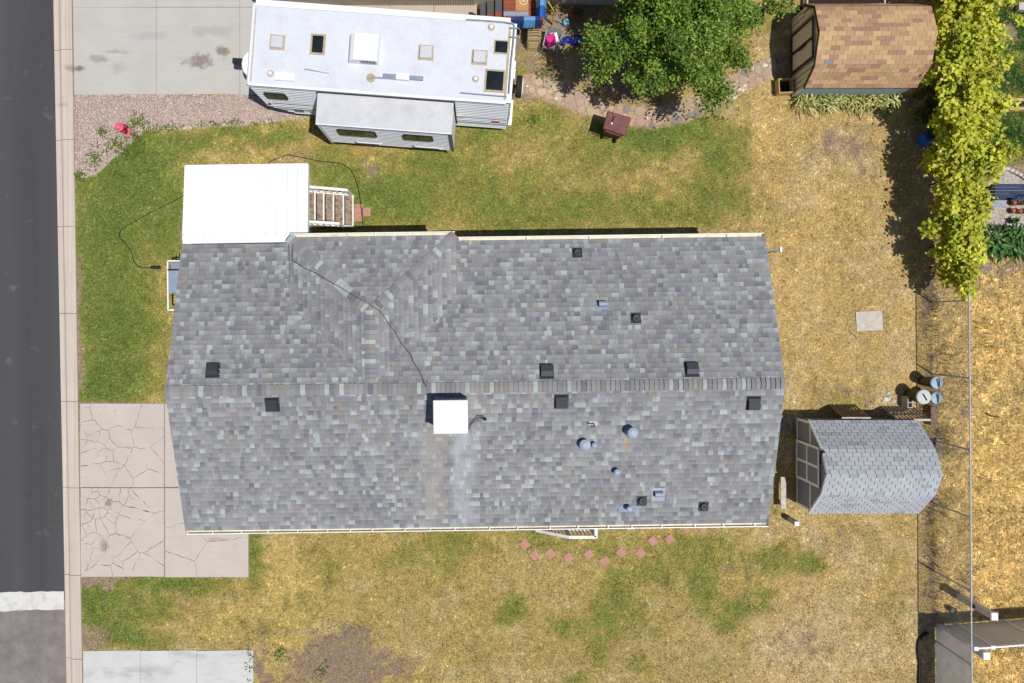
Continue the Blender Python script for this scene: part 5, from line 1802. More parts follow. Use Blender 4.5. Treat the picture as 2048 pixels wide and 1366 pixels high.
for cx, cy, n, sx_, sy_ in ((278, 242, 70, 10, 7), (264, 262, 60, 12, 10), (262, 300, 150, 16, 10), (205, 263, 50, 6, 5), (190, 316, 70, 7, 10), (236, 285, 70, 10, 8), (215, 300, 40, 12, 12), (430, 248, 60, 30, 3), (545, 250, 40, 20, 4), (330, 256, 80, 24, 4), (160, 352, 50, 6, 5), (470, 244, 30, 6, 4), (500, 1330, 40, 3, 30), (560, 1305, 50, 8, 8), (645, 1340, 30, 8, 8), (1065, 240, 40, 10, 5), (1090, 150, 60, 12, 8), (1400, 236, 60, 30, 4)):
    for k in range(n):
        b = at(ri.gauss(cx, sx_), ri.gauss(cy, sy_), .01)
        a = ri.uniform(0, 6.283)
        l = ri.uniform(.06, .14)
        d = Vector((math.cos(a), math.sin(a), 0)) * l
        s_ = Vector((-math.sin(a), math.cos(a), 0)) * .012
        f = ri.uniform(.75, 1.2)
        mb.add([b - s_, b + s_, b + d * .6 + Vector((0, 0, l * .6)) + s_, b + d * .6 + Vector((0, 0, l * .6)) - s_, b + d * 1.1 + Vector((0, 0, l * .6))], [(0, 1, 2, 3), (3, 2, 4)], tuple(x * f for x in ri.choice(GW)))
o = mb.build('tall_weeds', M['leaf'], kind='stuff')
o['label'] = 'scattered weeds along the fence foot and on the gravel'

# ------------------------------------------------------------------ stepping stones and loose slabs
stones = [(1050, 1089, .62), (1069, 1110.5, .75), (1100.5, 1106.5, .85), (1137, 1115, .72), (1178, 1109, .70), (1210, 1122.5, .50), (1242, 1104.5, .70), (1281.5, 1105.5, .85), (1305.5, 1081.5, .70), (1339, 1078.5, .68), (1373, 1053, .60), (1404, 1053, .62)]
ORD = ['first', 'second', 'third', 'fourth', 'fifth', 'sixth', 'seventh', 'eighth', 'ninth', 'tenth', 'eleventh', 'twelfth']
p0 = at(*stones[0][:2])
proto = None
for k, (px, py, a) in enumerate(stones):
    p = at(px, py)
    if proto is None:
        proto = MB().prism([(p.x - .145, p.y - .145), (p.x + .145, p.y - .145), (p.x + .145, p.y + .145), (p.x - .145, p.y + .145)], -.03, .022, inset=.008).build('stepping_stone', M['paver'], origin=p)
        o = proto
    else:
        o = proto.copy()
        COL.objects.link(o)
        o.location = p
    o.rotation_euler = (0, 0, a)
    tag(o, 'pink square stepping stone behind the house, %s from the left' % ORD[k], 'stepping stone', 'stepping stones behind the house')
p = at(1738, 642)
o = MB(Matrix.Translation(p) @ Matrix.Rotation(.05, 4, 'Z')).box(-.46, .46, -.34, .34, -.01, .03).build('plywood_board', M['wood_white'])
tag(o, 'pale weathered plywood board lying flat on the dry lawn', 'board')

# ------------------------------------------------------------------ flagstone path
path = thing('flagstone_path', None, None, at(1300, 235), kind='structure')
FL = [srgb(202, 174, 150), srgb(194, 166, 144), srgb(206, 180, 156), srgb(206, 182, 160), srgb(198, 170, 146), srgb(186, 160, 142), srgb(204, 178, 154), srgb(190, 164, 144), srgb(150, 138, 136)]
rp = random.Random(3)
pos = []
def path_at(t):
    seg = len(PATH_LINE) - 1
    i = min(int(t * seg), seg - 1)
    f = t * seg - i
    a, b = PATH_LINE[i], PATH_LINE[i + 1]
    L_ = math.hypot(b[0] - a[0], b[1] - a[1])
    return a[0] + (b[0] - a[0]) * f, a[1] + (b[1] - a[1]) * f, -(b[1] - a[1]) / L_, (b[0] - a[0]) / L_
for tries in range(1500):
    x, y, nx_, ny_ = path_at(rp.random())
    o_ = rp.uniform(-15, 15)
    q = (x + nx_ * o_, y + ny_ * o_)
    r_ = rp.uniform(5.0, 10.5)
    if all(math.hypot(q[0] - b[0], q[1] - b[1]) > (r_ + b[2]) * .96 for b in pos):
        pos.append((q[0], q[1], r_))
pw = [(at(x, y).x, at(x, y).y, r_ * S0) for x, y, r_ in pos]
for i, (x, y, r_) in enumerate(pw):
    a0 = rp.uniform(0, 6.28)
    poly = [(x + r_ * 1.3 * rp.uniform(.72, 1.15) * math.cos(a0 + 6.283 * (k + rp.uniform(-.2, .2)) / 7), y + r_ * 1.3 * rp.uniform(.72, 1.15) * math.sin(a0 + 6.283 * (k + rp.uniform(-.2, .2)) / 7)) for k in range(7)]
    for j, (bx_, by_, br_) in enumerate(pw):
        if i == j or (bx_ - x) ** 2 + (by_ - y) ** 2 > .8:
            continue
        dx_, dy_ = bx_ - x, by_ - y
        L_ = math.hypot(dx_, dy_)
        t_ = r_ / (r_ + br_)
        mx_, my_ = x + dx_ * t_ - dx_ / L_ * .012, y + dy_ * t_ - dy_ / L_ * .012
        out = []
        for k in range(len(poly)):
            p_, q_ = poly[k - 1], poly[k]
            sp, sq = (p_[0] - mx_) * dx_ + (p_[1] - my_) * dy_, (q_[0] - mx_) * dx_ + (q_[1] - my_) * dy_
            if (sp <= 0) != (sq <= 0):
                e = sp / (sp - sq)
                out.append((p_[0] + (q_[0] - p_[0]) * e, p_[1] + (q_[1] - p_[1]) * e))
            if sq <= 0:
                out.append(q_)
        poly = out
        if len(poly) < 3:
            break
    if len(poly) < 3 or abs(area(poly)) < .01:
        continue
    MB().prism(poly, -.03, rp.uniform(.010, .022), tuple(c * rp.uniform(.94, 1.06) for c in rp.choice(FL)), inset=.005).build('flagstone', M['stone'], path)
def rock(name, px, py, r_, col, lab, cat='rock', grp=None, z=0.0, flat=.6):
    p = at(px, py)
    n = 9
    vs = []
    rings = [(.75, -.2), (1.0, .25), (.8, .7), (.35, 1.0)]
    for f, h in rings:
        for k in range(n):
            a = 6.283 * k / n
            e = f * r_ * rp.uniform(.72, 1.2)
            vs.append((p.x + e * math.cos(a), p.y + e * math.sin(a) * .8, z + h * r_ * flat * rp.uniform(.85, 1.15)))
    mb = MB()
    mb.add(vs, [(k * n + i, k * n + (i + 1) % n, (k + 1) * n + (i + 1) % n, (k + 1) * n + i) for k in range(3) for i in range(n)] + [tuple(range(3 * n, 4 * n))], col)
    return tag(mb.build(name, M['stone'], origin=p), lab, cat, grp)
WH = srgb(232, 228, 220)
for k, (px, py, r_) in enumerate(((1466, 168, .07), (1478, 178, .09), (1484, 181, .08), (1490, 171, .06), (1469, 195, .09), (1428, 202, .06), (1415, 187, .07), (1350, 225, .10), (1529, 131, .10), (1294, 236, .06), (1112, 197, .07), (1054, 172, .06))):
    rock('white_rock', px, py, r_, WH, 'white rock lying on the flagstone path beside the big tree', 'rock', 'white rocks on the flagstone path')
for k in range(9):
    rock('rubble_rock', 1764 + rp.uniform(0, 22), 783 + rp.uniform(0, 24), rp.uniform(.05, .11), rp.choice((WH, srgb(210, 196, 172), srgb(196, 190, 182))), 'pale rubble stone in the heap left of the bins', 'rock', 'rubble heap by the bins')
p = at(270, 271)
tag(MB().lathe(p, [(.115, -.02), (.115, .015), (.10, .022), (.05, .022)], 18).build('valve_cover', M['wood_dark']), 'round brown valve cover in the grass beside the hydrant', 'cover')
p = at(1929, 828)
tag(MB().lathe(p, [(.15, -.02), (.15, .02), (.13, .03), (.05, .03)], 18).build('ground_cover_lid', M['wood_grey']), 'round brown lid in the dry grass beyond the fence', 'cover')
for k, (a, b, c_) in enumerate((((1685, 241), (1712, 248), (1700, 236)), ((1987, 524), (2010, 542), (1998, 528)))):
    mb = MB()
    P_ = [at(*a, .03), at((a[0] + b[0]) / 2, (a[1] + b[1]) / 2 - 1, .05), at(*b, .03)]
    mb.tube(P_, [.022, .018, .012], 6)
    mb.tube([P_[1], at(*c_, .05)], [.014, .008], 5)
    tag(mb.build('dry_branch', M['wood_tan']), ('bleached forked branch on dry grass below the iris row', 'bleached forked branch on bare soil below the crop plants')[k], 'branch')

# ------------------------------------------------------------------ hydrant
b = at(253, 262)
hy = thing('fire_hydrant', 'faded pinkish red fire hydrant on the gravel near the kerb', 'hydrant', b)
MB().lathe(b, [(.165, 0), (.17, .05), (.155, .065), (.10, .07)], 20).build('base_flange', M['pink_paint'], hy, False)
MB().lathe(b, [(.085, .05), (.085, .40), (.10, .46)], 18).build('barrel', M['red_paint'], hy, True)
MB().lathe(b, [(.15, .46), (.155, .50), (.15, .52), (.115, .525), (.11, .56), (.075, .62), (.045, .63), (.04, .67), (.02, .675)], 20).build('bonnet', M['pink_paint'], hy, False)
for a in (2.2, -.95, .6):
    d = Vector((math.cos(a), math.sin(a), 0))
    r_ = .055 if a != .6 else .07
    o = MB(Matrix.Translation(b + Vector((0, 0, .31))) @ Vector((0, 0, 1)).rotation_difference(d).to_matrix().to_4x4()).lathe((0, 0, 0), [(r_ * .8, .05), (r_ * .8, .13), (r_, .135), (r_, .18), (r_ * .5, .19)], 12).build('nozzle', M['red_paint'], hy)

# ------------------------------------------------------------------ hoses on the grass
def ground_line(pts, z=.03):
    P_ = [Vector((x, y, 0)) for x, y in pts]
    out = []
    for i in range(len(P_) - 1):
        p0_, p1_ = P_[max(i - 1, 0)], P_[i]
        p2_, p3_ = P_[i + 1], P_[min(i + 2, len(P_) - 1)]
        for e in range(6):
            t = e / 6
            q = .5 * ((2 * p1_) + (-p0_ + p2_) * t + (2 * p0_ - 5 * p1_ + 4 * p2_ - p3_) * t * t + (-p0_ + 3 * p1_ - 3 * p2_ + p3_) * t ** 3)
            out.append(at(q.x, q.y, z))
    out.append(at(pts[-1][0], pts[-1][1], z))
    return out
o = MB().tube(ground_line([(302, 535.5), (280, 534), (268, 524), (264, 508), (252, 488), (241, 478), (239, 468), (247, 456), (275, 440), (300, 425), (330, 411), (366, 392), (400, 370)], .045), .011, 6).build('garden_hose', M['black'])
tag(o, 'thin black hose curling over the green front lawn to the porch', 'hose')
o = MB().tube(ground_line([(520, 340), (536, 326), (560, 314), (576, 310), (600, 314), (640, 322), (680, 327), (700, 338), (711, 358), (717, 380), (722, 410), (725, 440), (726, 452)], .045), .013, 6).build('garden_hose', M['black'])
tag(o, 'black hose looping from behind the porch cover past the stairs', 'hose')
p = at(312, 535)
o = thing('sprinkler', 'small black sprinkler at the hose end near the left house wall', 'sprinkler', p)
MB(Matrix.Translation(p)).box(-.17, .17, -.055, .055, .01, .06).build('body', M['black'], o)
MB(Matrix.Translation(p)).tube([(-.13, 0, .075), (.15, 0, .075)], .018, 8).build('spray_bar', M['vent'], o)
o = MB().tube(ground_line([(1856, 1266), (1846, 1270), (1838, 1282), (1836, 1300), (1839, 1330), (1838, 1366), (1840, 1400)], .05), .05, 8).build('drain_hose', M['black'])
tag(o, 'thick black drain hose lying along the foot of the fence', 'hose')

# ------------------------------------------------------------------ wheelie bin
zl = 1.02
lid = [at(1216, 222, zl), at(1262, 235.5, zl), at(1250, 271, zl), at(1207, 256, zl)]
cc = sum(lid, Vector()) / 4
bn = thing('wheelie_bin', 'faded maroon wheelie bin on the lawn below the big tree', 'bin', (cc.x, cc.y, 0))
def ringed(z, k, sh=Vector()):
    return [Vector((cc.x + (p.x - cc.x) * k + sh.x, cc.y + (p.y - cc.y) * k + sh.y, z)) for p in lid]
def loft(rings, name, m, parent):
    vs = [p for r_ in rings for p in r_]
    n = len(rings[0])
    return MB().add(vs, [tuple(range(n - 1, -1, -1)), tuple(range((len(rings) - 1) * n, len(rings) * n))] + [(k * n + i, k * n + (i + 1) % n, (k + 1) * n + (i + 1) % n, (k + 1) * n + i) for k in range(len(rings) - 1) for i in range(n)]).build(name, m, parent)
loft([ringed(.04, .72), ringed(.92, .94), ringed(.94, 1.0), ringed(.97, 1.0)], 'body', M['cart'], bn)
loft([ringed(.972, 1.03), ringed(1.0, 1.04), ringed(1.035, .93)], 'lid', M['cart'], bn)
loft([ringed(1.03, .62, Vector((-.05, -.02, 0))), ringed(1.05, .58, Vector((-.05, -.02, 0)))], 'lid_panel', M['cart'], bn)
MB().bar(at(1224, 244, 1.06), at(1228, 233, 1.06), .05, .02).build('label_plate', M['black'], bn)
MB().bar(at(1223, 249, 1.06), at(1224.3, 245, 1.06), .04, .016).build('label_plate', M['white'], bn)
dxy = (lid[2] - lid[3]).normalized()
for e in (.15, .85):
    q = lid[3].lerp(lid[2], e)
    q = Vector((cc.x + (q.x - cc.x) * .84, cc.y + (q.y - cc.y) * .84, .11))
    m_ = Matrix.Translation(q) @ Vector((0, 0, 1)).rotation_difference(dxy).to_matrix().to_4x4()
    MB(m_).lathe((0, 0, 0), [(.05, -.03), (.11, -.03), (.12, 0), (.11, .03), (.05, .03)], 16).build('wheel', M['rubber'], bn)
MB().bar(lid[3].lerp(lid[2], .1) + Vector((0, -.05, -.08)), lid[3].lerp(lid[2], .9) + Vector((0, -.05, -.08)), .03, .03).build('handle', M['cart'], bn)

# ------------------------------------------------------------------ round bins by the grey shed
def bin_(px, py, z, r_, body, lidm, lab, bar_):
    p = at(px, py, z)
    o = thing('dustbin', lab, 'bin', (p.x, p.y, 0), 'round bins by the grey shed')
    b = Vector((p.x, p.y, 0))
    MB().lathe(b, [(r_ * .78, .0), (r_ * .86, .3), (r_ * .95, z - .04), (r_ * .98, z - .03)], 22).build('body', body, o, True)
    l = MB().lathe(b, [(r_ * 1.05, z - .05), (r_ * 1.06, z - .01), (r_ * .98, z + .012), (r_ * .5, z + .03), (.02, z + .035)], 26).build('lid', lidm, o)
    d = Vector((math.cos(bar_), math.sin(bar_), 0))
    MB().tube([b + d * -.13 + Vector((0, 0, z + .02)), b + d * -.11 + Vector((0, 0, z + .07)), b + d * .11 + Vector((0, 0, z + .07)), b + d * .13 + Vector((0, 0, z + .02))], .014, 6).build('handle', M['black'], l)
bin_(1874, 765.5, .78, .20, M['can_green'], M['lid_blue'], 'round bin with blue-grey lid, nearest the top of the three', 1.75)
bin_(1873, 796, .74, .19, M['can_green'], M['lid_blue'], 'round bin with blue-grey lid half behind the cream-lidded bin', 1.75)
bin_(1848, 794, .80, .235, M['can_green'], M['lid_pale'], 'round olive bin with cream lid beside the cinder block', 2.1)
p = at(1820.5, 805, .40)
cb = thing('cinder_block', 'pale cinder block standing on end beside the cream-lidded bin', 'block', (p.x, p.y, 0))
mb = MB(Matrix.Translation((p.x, p.y, 0)))
w, d, h = .09, .19, .40
for x0, x1, y0, y1 in ((-w, -w + .028, -d, d), (w - .028, w, -d, d), (-w + .028, w - .028, -d, -d + .028), (-w + .028, w - .028, d - .028, d), (-w + .028, w - .028, -.014, .014)):
    mb.box(x0, x1, y0, y1, 0, h)
mb.build('shell', M['block'], cb)
# ------------------------------------------------------------------ pallets and boards at the grey shed
def pallet(name, lab, px0, px1, ytop, ybase, m_top, m_slat, n):
    a, b = at(px0, ytop, .95), at(px1, ytop, .95)
    o = thing(name, lab, 'pallet', (a.x, a.y, 0), 'pallets leaning by the grey shed')
    off = Vector((0, .32, 0))
    for k in range(n):
        t = (k + .5) / n
        top_ = a.lerp(b, t)
        MB().bar(Vector((top_.x, top_.y, .93)), Vector((top_.x, top_.y, 0)) + off, .065, .02, (0, 1, 0)).build('slat', m_slat, o)
    for f in (.05, .5, .97):
        q0, q1 = Vector((a.x, a.y, .95 * (1 - f) + .02)) + off * f, Vector((b.x, b.y, .95 * (1 - f) + .02)) + off * f
        MB().bar(q0 - Vector((0, .05, 0)), q1 - Vector((0, .05, 0)), .07, .045).build('stringer', m_top if f < .1 else m_slat, o)
pallet('leaning_pallet', 'brown slatted pallet leaning on the top wall of the grey shed', 1684, 1742, 834.5, 822, M['wood_white'], M['pallet'], 8)
pallet('leaning_pallet', 'dark slatted pallet with a white top rail beside the shed corner', 1792, 1862, 838, 822, M['wood_white'], M['wood_grey'], 9)
p = at(1868, 832, .3)
tag(MB(Matrix.Translation((p.x, p.y, 0))).box(-.10, .10, -.32, .32, 0, .3).build('grey_plank', M['wood_grey']), 'weathered grey timber baulk by the fence below the bins', 'timber')
p = at(1878, 898, .1)
tag(MB(Matrix.Translation((p.x, p.y, 0)) @ Matrix.Rotation(-.1, 4, 'Z')).box(-.13, .13, -.36, .36, 0, .1).build('grey_plank', M['wood_grey']), 'weathered grey timber baulk behind the right end of the shed', 'timber')
# clutter between house and shed
p = at(1567, 986, .35)
o = thing('board_bench', 'narrow white-ended board bench in the gap left of the grey shed', 'bench', (p.x, p.y, 0))
MB().box(p.x - .09, p.x + .09, p.y - .55, p.y + .55, .31, .35).build('seat_board', M['wood_white'], o)
for dy in (-.4, .4):
    MB().box(p.x - .07, p.x + .07, p.y + dy - .04, p.y + dy + .04, 0, .31).build('leg', M['wood_grey'], o)
p = at(1576, 914)
tag(MB(Matrix.Translation(p)).box(-.11, .11, -.19, .19, 0, .02).build('flat_brick', M['wood_tan']), 'small tan board on the ground before the grey shed door', 'board')
p = at(1570, 850)
tag(MB(Matrix.Translation(p)).box(-.22, .22, -.35, .35, 0, .08).build('shed_step', M['wood_grey']), 'flat weathered step in the shade beside the grey shed', 'step')
p = at(1594, 1047.5, .62)
o = thing('white_post', 'short white square post with a long shadow below the grey shed', 'post', (p.x, p.y, 0))
MB().box(p.x - .07, p.x + .07, p.y - .07, p.y + .07, 0, .60).build('shaft', M['wood_white'], o)
MB().prism([(p.x - .08, p.y - .075), (p.x + .08, p.y - .075), (p.x + .08, p.y + .075), (p.x - .08, p.y + .075)], .60, .63, inset=.012).build('cap', M['vinyl'], o)
p = at(1908, 1222, .25)
o = thing('green_stump', 'small mossy round pot in the dry grass beyond the fence', 'pot', (p.x, p.y, 0))
MB().lathe((p.x, p.y, 0), [(.09, 0), (.115, .24), (.105, .25), (.095, .2)], 16).build('pot', M['can_green'], o)
p = at(2001, 835, .5)
o = thing('survey_stake', 'thin wooden stake in the dry grass right of the fence', 'stake', (p.x, p.y, 0))
MB().box(p.x - .025, p.x + .025, p.y - .025, p.y + .025, 0, .5).build('stake', M['wood_tan'], o)

# ------------------------------------------------------------------ crate, bucket, raised bed by the tan shed
p = at(1563, 178)
o = thing('wooden_crate', 'open yellow pine planter box at the tan shed corner', 'planter', p)
Cr = Matrix.Translation(p) @ Matrix.Rotation(.06, 4, 'Z')
for x0, x1, y0, y1 in ((-.25, -.22, -.25, .25), (.22, .25, -.25, .25), (-.22, .22, -.25, -.22), (-.22, .22, .22, .25)):
    MB(Cr).box(x0, x1, y0, y1, 0, .36).build('side_board', M['wood_tan'], o)
MB(Cr).box(-.22, .22, -.22, .22, 0, .12).build('soil', M['soil'], o)
p = at(1601, 17, .3)
o = thing('black_bucket', 'black bucket at the upper corner of the tan shed', 'bucket', (p.x, p.y, 0))
MB().lathe((p.x, p.y, 0), [(.09, 0), (.12, .28), (.125, .30), (.11, .29), (.085, .05)], 16).build('pail', M['black'], o)
MB().tube([(p.x - .12, p.y, .28), (p.x - .06, p.y - .09, .31), (p.x + .06, p.y - .09, .31), (p.x + .12, p.y, .28)], .006, 5).build('handle', M['chrome'], o)
rb = thing('raised_bed', 'timber edged soil bed above the tan shed roof', 'garden bed', at(1692, 0))
a, b = at(1614, 13, .2), at(1765, 11, .2)
MB().bar(a, b, .05, .2).build('edge_board', M['wood_white'], rb)
for q, s_ in ((a, -1), (b, 1)):
    MB().bar(q + Vector((s_ * .03, 0, 0)), q + Vector((s_ * .03, 1.4, 0)), .05, .2).build('edge_board', M['wood_white'], rb)
MB().box(a.x + .03, b.x - .03, a.y + .03, a.y + 1.4, -.02, .14).build('soil', M['soil'], rb)
p = at(1564, 130)
tag(MB(Matrix.Translation(p)).box(-.22, .14, -.35, .35, 0, .06).build('door_ramp', M['wood_grey']), 'grey timber ramp in the shade before the tan shed door', 'ramp')
# blue barrel under the vine
p = at(1862, 272, .35)
br = thing('blue_barrel', 'blue plastic barrel lying under the vine', 'barrel', (p.x, p.y, 0))
Bm = Matrix.Translation((p.x, p.y, .25)) @ Matrix.Rotation(.55, 4, 'Z') @ Matrix.Rotation(math.pi / 2, 4, 'Y')
MB(Bm).lathe((0, 0, 0), [(.18, -.32), (.225, -.30), (.235, -.12), (.225, -.1), (.225, .1), (.235, .12), (.225, .30), (.18, .32)], 24).build('drum', M['blue_plastic'], br, True)
MB(Bm).lathe((.08, 0, .32), [(.035, 0), (.035, .02), (.01, .022)], 10).build('bung', M['black'], br)

# ------------------------------------------------------------------ neighbour's house and deck at the top
nh = thing('neighbour_house', 'neighbour\'s house wall with ribbed skirting along the top edge', 'house', (-4, 11.5, 0))
yb = at(0, 11).y
xa, xb = at(518, 0).x, at(950, 0).x
mb = MB()
x = xa
while x < xb:
    mb.add([(x, yb + .02, 0), (x + .03, yb - .012, 0), (x + .055, yb - .012, 0), (x + .085, yb + .02, 0), (x, yb + .02, .8), (x + .03, yb - .012, .8), (x + .055, yb - .012, .8), (x + .085, yb + .02, .8)], [(0, 1, 5, 4), (1, 2, 6, 5), (2, 3, 7, 6)])
    x += .085
mb.build('skirting', M['skirting'], nh, kind='stuff')
MB().box(xa, xb + 6, yb + .021, yb + 5, .0, 2.7).build('wall', M['wall'], nh)
MB().add([(xa - .3, yb + .0, 2.7), (xb + 6.3, yb, 2.7), (xb + 6.3, yb + 2.7, 3.5), (xa - .3, yb + 2.7, 3.5), (xb + 6.3, yb + 5.4, 2.7), (xa - .3, yb + 5.4, 2.7)], [(0, 1, 2, 3), (3, 2, 4, 5), (0, 5, 4, 1)]).build('roof', M['deck'], nh)
pa = thing('patio', None, None, at(750, 20), kind='structure')
for x0, x1 in ((505, 606), (608, 692), (694, 779), (781, 867), (869, 958)):
    q = gpoly([(x0, 60), (x1, 60), (x1, 10), (x0, 10)])
    MB().prism(q, -.1, .02).build('patio_slab', M['patio'], pa)

dk2 = thing('redwood_deck', 'redwood stained deck with steps and railing above the trailer rear', 'deck', at(1030, 20))
# platform
zt = .62
a, b = at(1007, 34, zt), at(1088, 34, zt)
for k in range(14):
    y0 = a.y + k * .145
    MB().box(a.x, b.x, y0, y0 + .138, zt - .035, zt).build('deck_board', M['wood_red'], dk2)
MB().box(a.x + .02, b.x - .02, a.y + .02, a.y + 2.0, 0, zt - .036).build('deck_frame', M['wood_dark'], dk2)
# steps going down to the left
for k in range(3):
    z = zt - .16 * (k + 1)
    x1 = a.x - .28 * k - .005
    s_ = MB().box(x1 - .275, x1, a.y + .05, a.y + 1.6, z - .045, z).build('step', M['wood_red'], dk2)
    MB().box(x1 - .26, x1 - .02, a.y + .25, a.y + .75, z, z + .012).build('step_mat', M['grey_mat'], s_)
# railing
zr = zt + .72
ra, rb_, rc = at(1000, 39, zr - .1), at(1083, 37, zr), at(1085, -40, zr)
MB().bar(ra, rb_, .12, .04).build('top_rail', M['wood_red'], dk2)
MB().bar(rb_, rc, .12, .04).build('top_rail', M['wood_red'], dk2)
for u, v in ((ra, rb_), (rb_, rc)):
    lo0, lo1 = Vector((u.x, u.y, zt + .06)), Vector((v.x, v.y, zt + .06))
    MB().bar(lo0, lo1, .09, .06).build('bottom_rail', M['wood_red'], dk2)
    n = int((v - u).length / .16)
    for k in range(n + 1):
        q = u.lerp(v, k / n)
        MB().bar((q.x, q.y, zt + .06), (q.x, q.y, q.z - .02), .04, .04, (0, 1, 0)).build('baluster', M['wood_red'], dk2)
for q in (ra, rb_):
    MB().box(q.x - .06, q.x + .06, q.y - .06, q.y + .06, 0, q.z + .03).build('post', M['wood_red'], dk2)
q = at(957, 14, .9)
MB().box(q.x - .06, q.x + .06, q.y - .06, q.y + .06, 0, .9).build('post', M['wood_dark'], dk2)
# rug
def rug_material():
    t = NT('ringed_rug')
    p_ = at(1047, 2, zt)
    x_, y_, z_ = t.xyz()
    dx_ = t.math('SUBTRACT', x_, p_.x)
    dy_ = t.math('SUBTRACT', y_, p_.y)
    d_ = t.math('SQRT', t.math('ADD', t.math('MULTIPLY', dx_, dx_), t.math('MULTIPLY', dy_, dy_)))
    ang_ = t.math('SINE', t.math('MULTIPLY', t.math('ARCTAN2', dy_, dx_), 26.0))
    ring = t.math('SINE', t.math('MULTIPLY', d_, 62.0))
    f = t.math('MULTIPLY', t.math('GREATER_THAN', t.math('ADD', ring, t.math('MULTIPLY', ang_, .6)), .35), t.rng(d_, .20, .22, 1, 0))
    c = t.mix(f, srgb(196, 146, 92), srgb(226, 210, 184))
    return t.done(c, .95, .05)
q0, q1 = at(1031, 22, zt), at(1057, -20, zt)
tag(MB().box(q0.x, q1.x, q0.y, q1.y, zt + .002, zt + .014).build('door_rug', rug_material()), 'tan rug with a pale ringed pattern on the redwood deck', 'rug')
q0, q1 = at(1007, 33, zt), at(1057, 22, zt)
tag(MB().box(q0.x, q1.x, q0.y + .02, q1.y - .02, zt + .002, zt + .01).build('grey_runner', M['zinc']), 'pale grey runner mat along the deck below the rug', 'mat')
# cloths over the rail
def cloth(name, lab, u, v, m, drop, w=.13):
    mb = MB()
    n = 10
    d = (v - u).normalized()
    s_ = Vector((0, 0, 1)).cross(d).normalized()
    vs = []
    for k in range(n + 1):
        q = u.lerp(v, k / n)
        wob = .02 * math.sin(k * 1.9) + .012 * math.sin(k * 4.1)
        for e, z in ((-w - .03 + wob, -drop), (-w * .62, -.04), (-w * .45, .028), (w * .45, .03 + wob * .3), (w * .62, -.04), (w + .03 - wob, -drop * .8)):
            vs.append(q + s_ * e + Vector((0, 0, z)))
    mb.add(vs, [(k * 6 + j, k * 6 + j + 1, (k + 1) * 6 + j + 1, (k + 1) * 6 + j) for k in range(n) for j in range(5)])
    o = mb.build(name, m)
    sm = o.modifiers.new('thickness', 'SOLIDIFY')
    sm.thickness = .006
    return tag(o, lab, 'cloth', 'cloths hung on the deck railing')
cloth('hung_cloth', 'dark blue cloth hung over the deck rail left of the light blue one', ra.lerp(rb_, .25), ra.lerp(rb_, .57), M['denim'], .3)
cloth('hung_cloth', 'light blue cloth hung over the middle of the deck rail', ra.lerp(rb_, .58), ra.lerp(rb_, .85), M['sky_cloth'], .32)
cloth('hung_cloth', 'dark blue cloth over the deck rail corner by the cooler', ra.lerp(rb_, .86), ra.lerp(rb_, 1.0), M['denim'], .28)
cloth('hung_cloth', 'royal blue cloth hung over the right deck rail', rb_.lerp(rc, .03), rb_.lerp(rc, .33), M['blue_cloth'], .4)
cloth('hung_cloth', 'pale blue cloth on the right deck rail at the top edge', rb_.lerp(rc, .34), rb_.lerp(rc, .62), M['sky_cloth'], .3)

# folding chairs leaning in a stack
rc_ = ['front', 'second', 'third', 'rearmost']
for k in range(4):
    b = at(1066, 101 - k * 4.6)
    o = thing('folding_chair', 'tan steel folding chair, %s of the stack leaning on the deck' % rc_[k], 'chair', b, 'stacked folding chairs')
    Cm = Matrix.Translation(b) @ Matrix.Rotation(-.30, 4, 'X')
    pts = [(-.22, 0, 0), (-.22, 0, .70)] + [(-.22 + .08 * (1 - math.cos(t_)), 0, .70 + .12 * math.sin(t_)) for t_ in (.5, 1.0, 1.5)] + [(.22 - .08 * (1 - math.cos(t_)), 0, .70 + .12 * math.sin(t_)) for t_ in (1.5, 1.0, .5)] + [(.22, 0, .70), (.22, 0, 0)]
    MB(Cm).tube(pts, .014, 6).build('frame', M['chair_tan'], o)
    MB(Cm).box(-.20, .20, -.012, .008, .52, .66).build('backrest', M['chair_tan'], o)
    MB(Cm).box(-.17, .17, -.035, -.015, .14, .44).build('seat', M['chair_tan'], o)
    for s_ in (-1, 1):
        MB(Cm).tube([(s_ * .19, -.03, 0), (s_ * .19, -.03, .5)], .012, 6).build('leg', M['chair_tan'], o)
    MB(Cm).tube([(-.19, -.03, .08), (.19, -.03, .08)], .01, 6).build('stretcher', M['chair_tan'], o)
# plastic garden chair with a cooler box on it
b = at(1101, 96)
gc = thing('garden_chair', 'grey plastic garden chair holding the pink cooler', 'chair', b)
Gm = Matrix.Translation(b) @ Matrix.Rotation(-.25, 4, 'Z')
MB(Gm).box(-.24, .24, -.22, .22, .38, .41).build('seat', M['grey_plastic'], gc)
mb = MB(Gm)
for k in range(7):
    x = -.21 + k * .07
    mb = MB(Gm)
    mb.bar((x, .22, .40), (x * 1.05, .36, .84 - abs(x) * .25), .05, .016, (0, 1, 0))
    mb.build('back_slat', M['grey_plastic'], gc)
MB(Gm).tube([(-.25, .36, .76), (-.12, .38, .86), (.12, .38, .86), (.25, .36, .76)], .022, 6).build('back_rail', M['grey_plastic'], gc)
for sx_ in (-1, 1):
    MB(Gm).bar((sx_ * .27, -.22, .62), (sx_ * .27, .30, .64), .05, .025).build('armrest', M['grey_plastic'], gc)
    for sy_ in (-1, 1):
        MB(Gm).bar((sx_ * .28, sy_ * .26, 0), (sx_ * .26, sy_ * .22, .62), .05, .03, (0, 1, 0)).build('leg', M['grey_plastic'], gc)
ck = thing('cooler_box', 'bright pink cooler box with white lid tipped on the grey chair', 'cooler', b + Vector((0, 0, .41)))
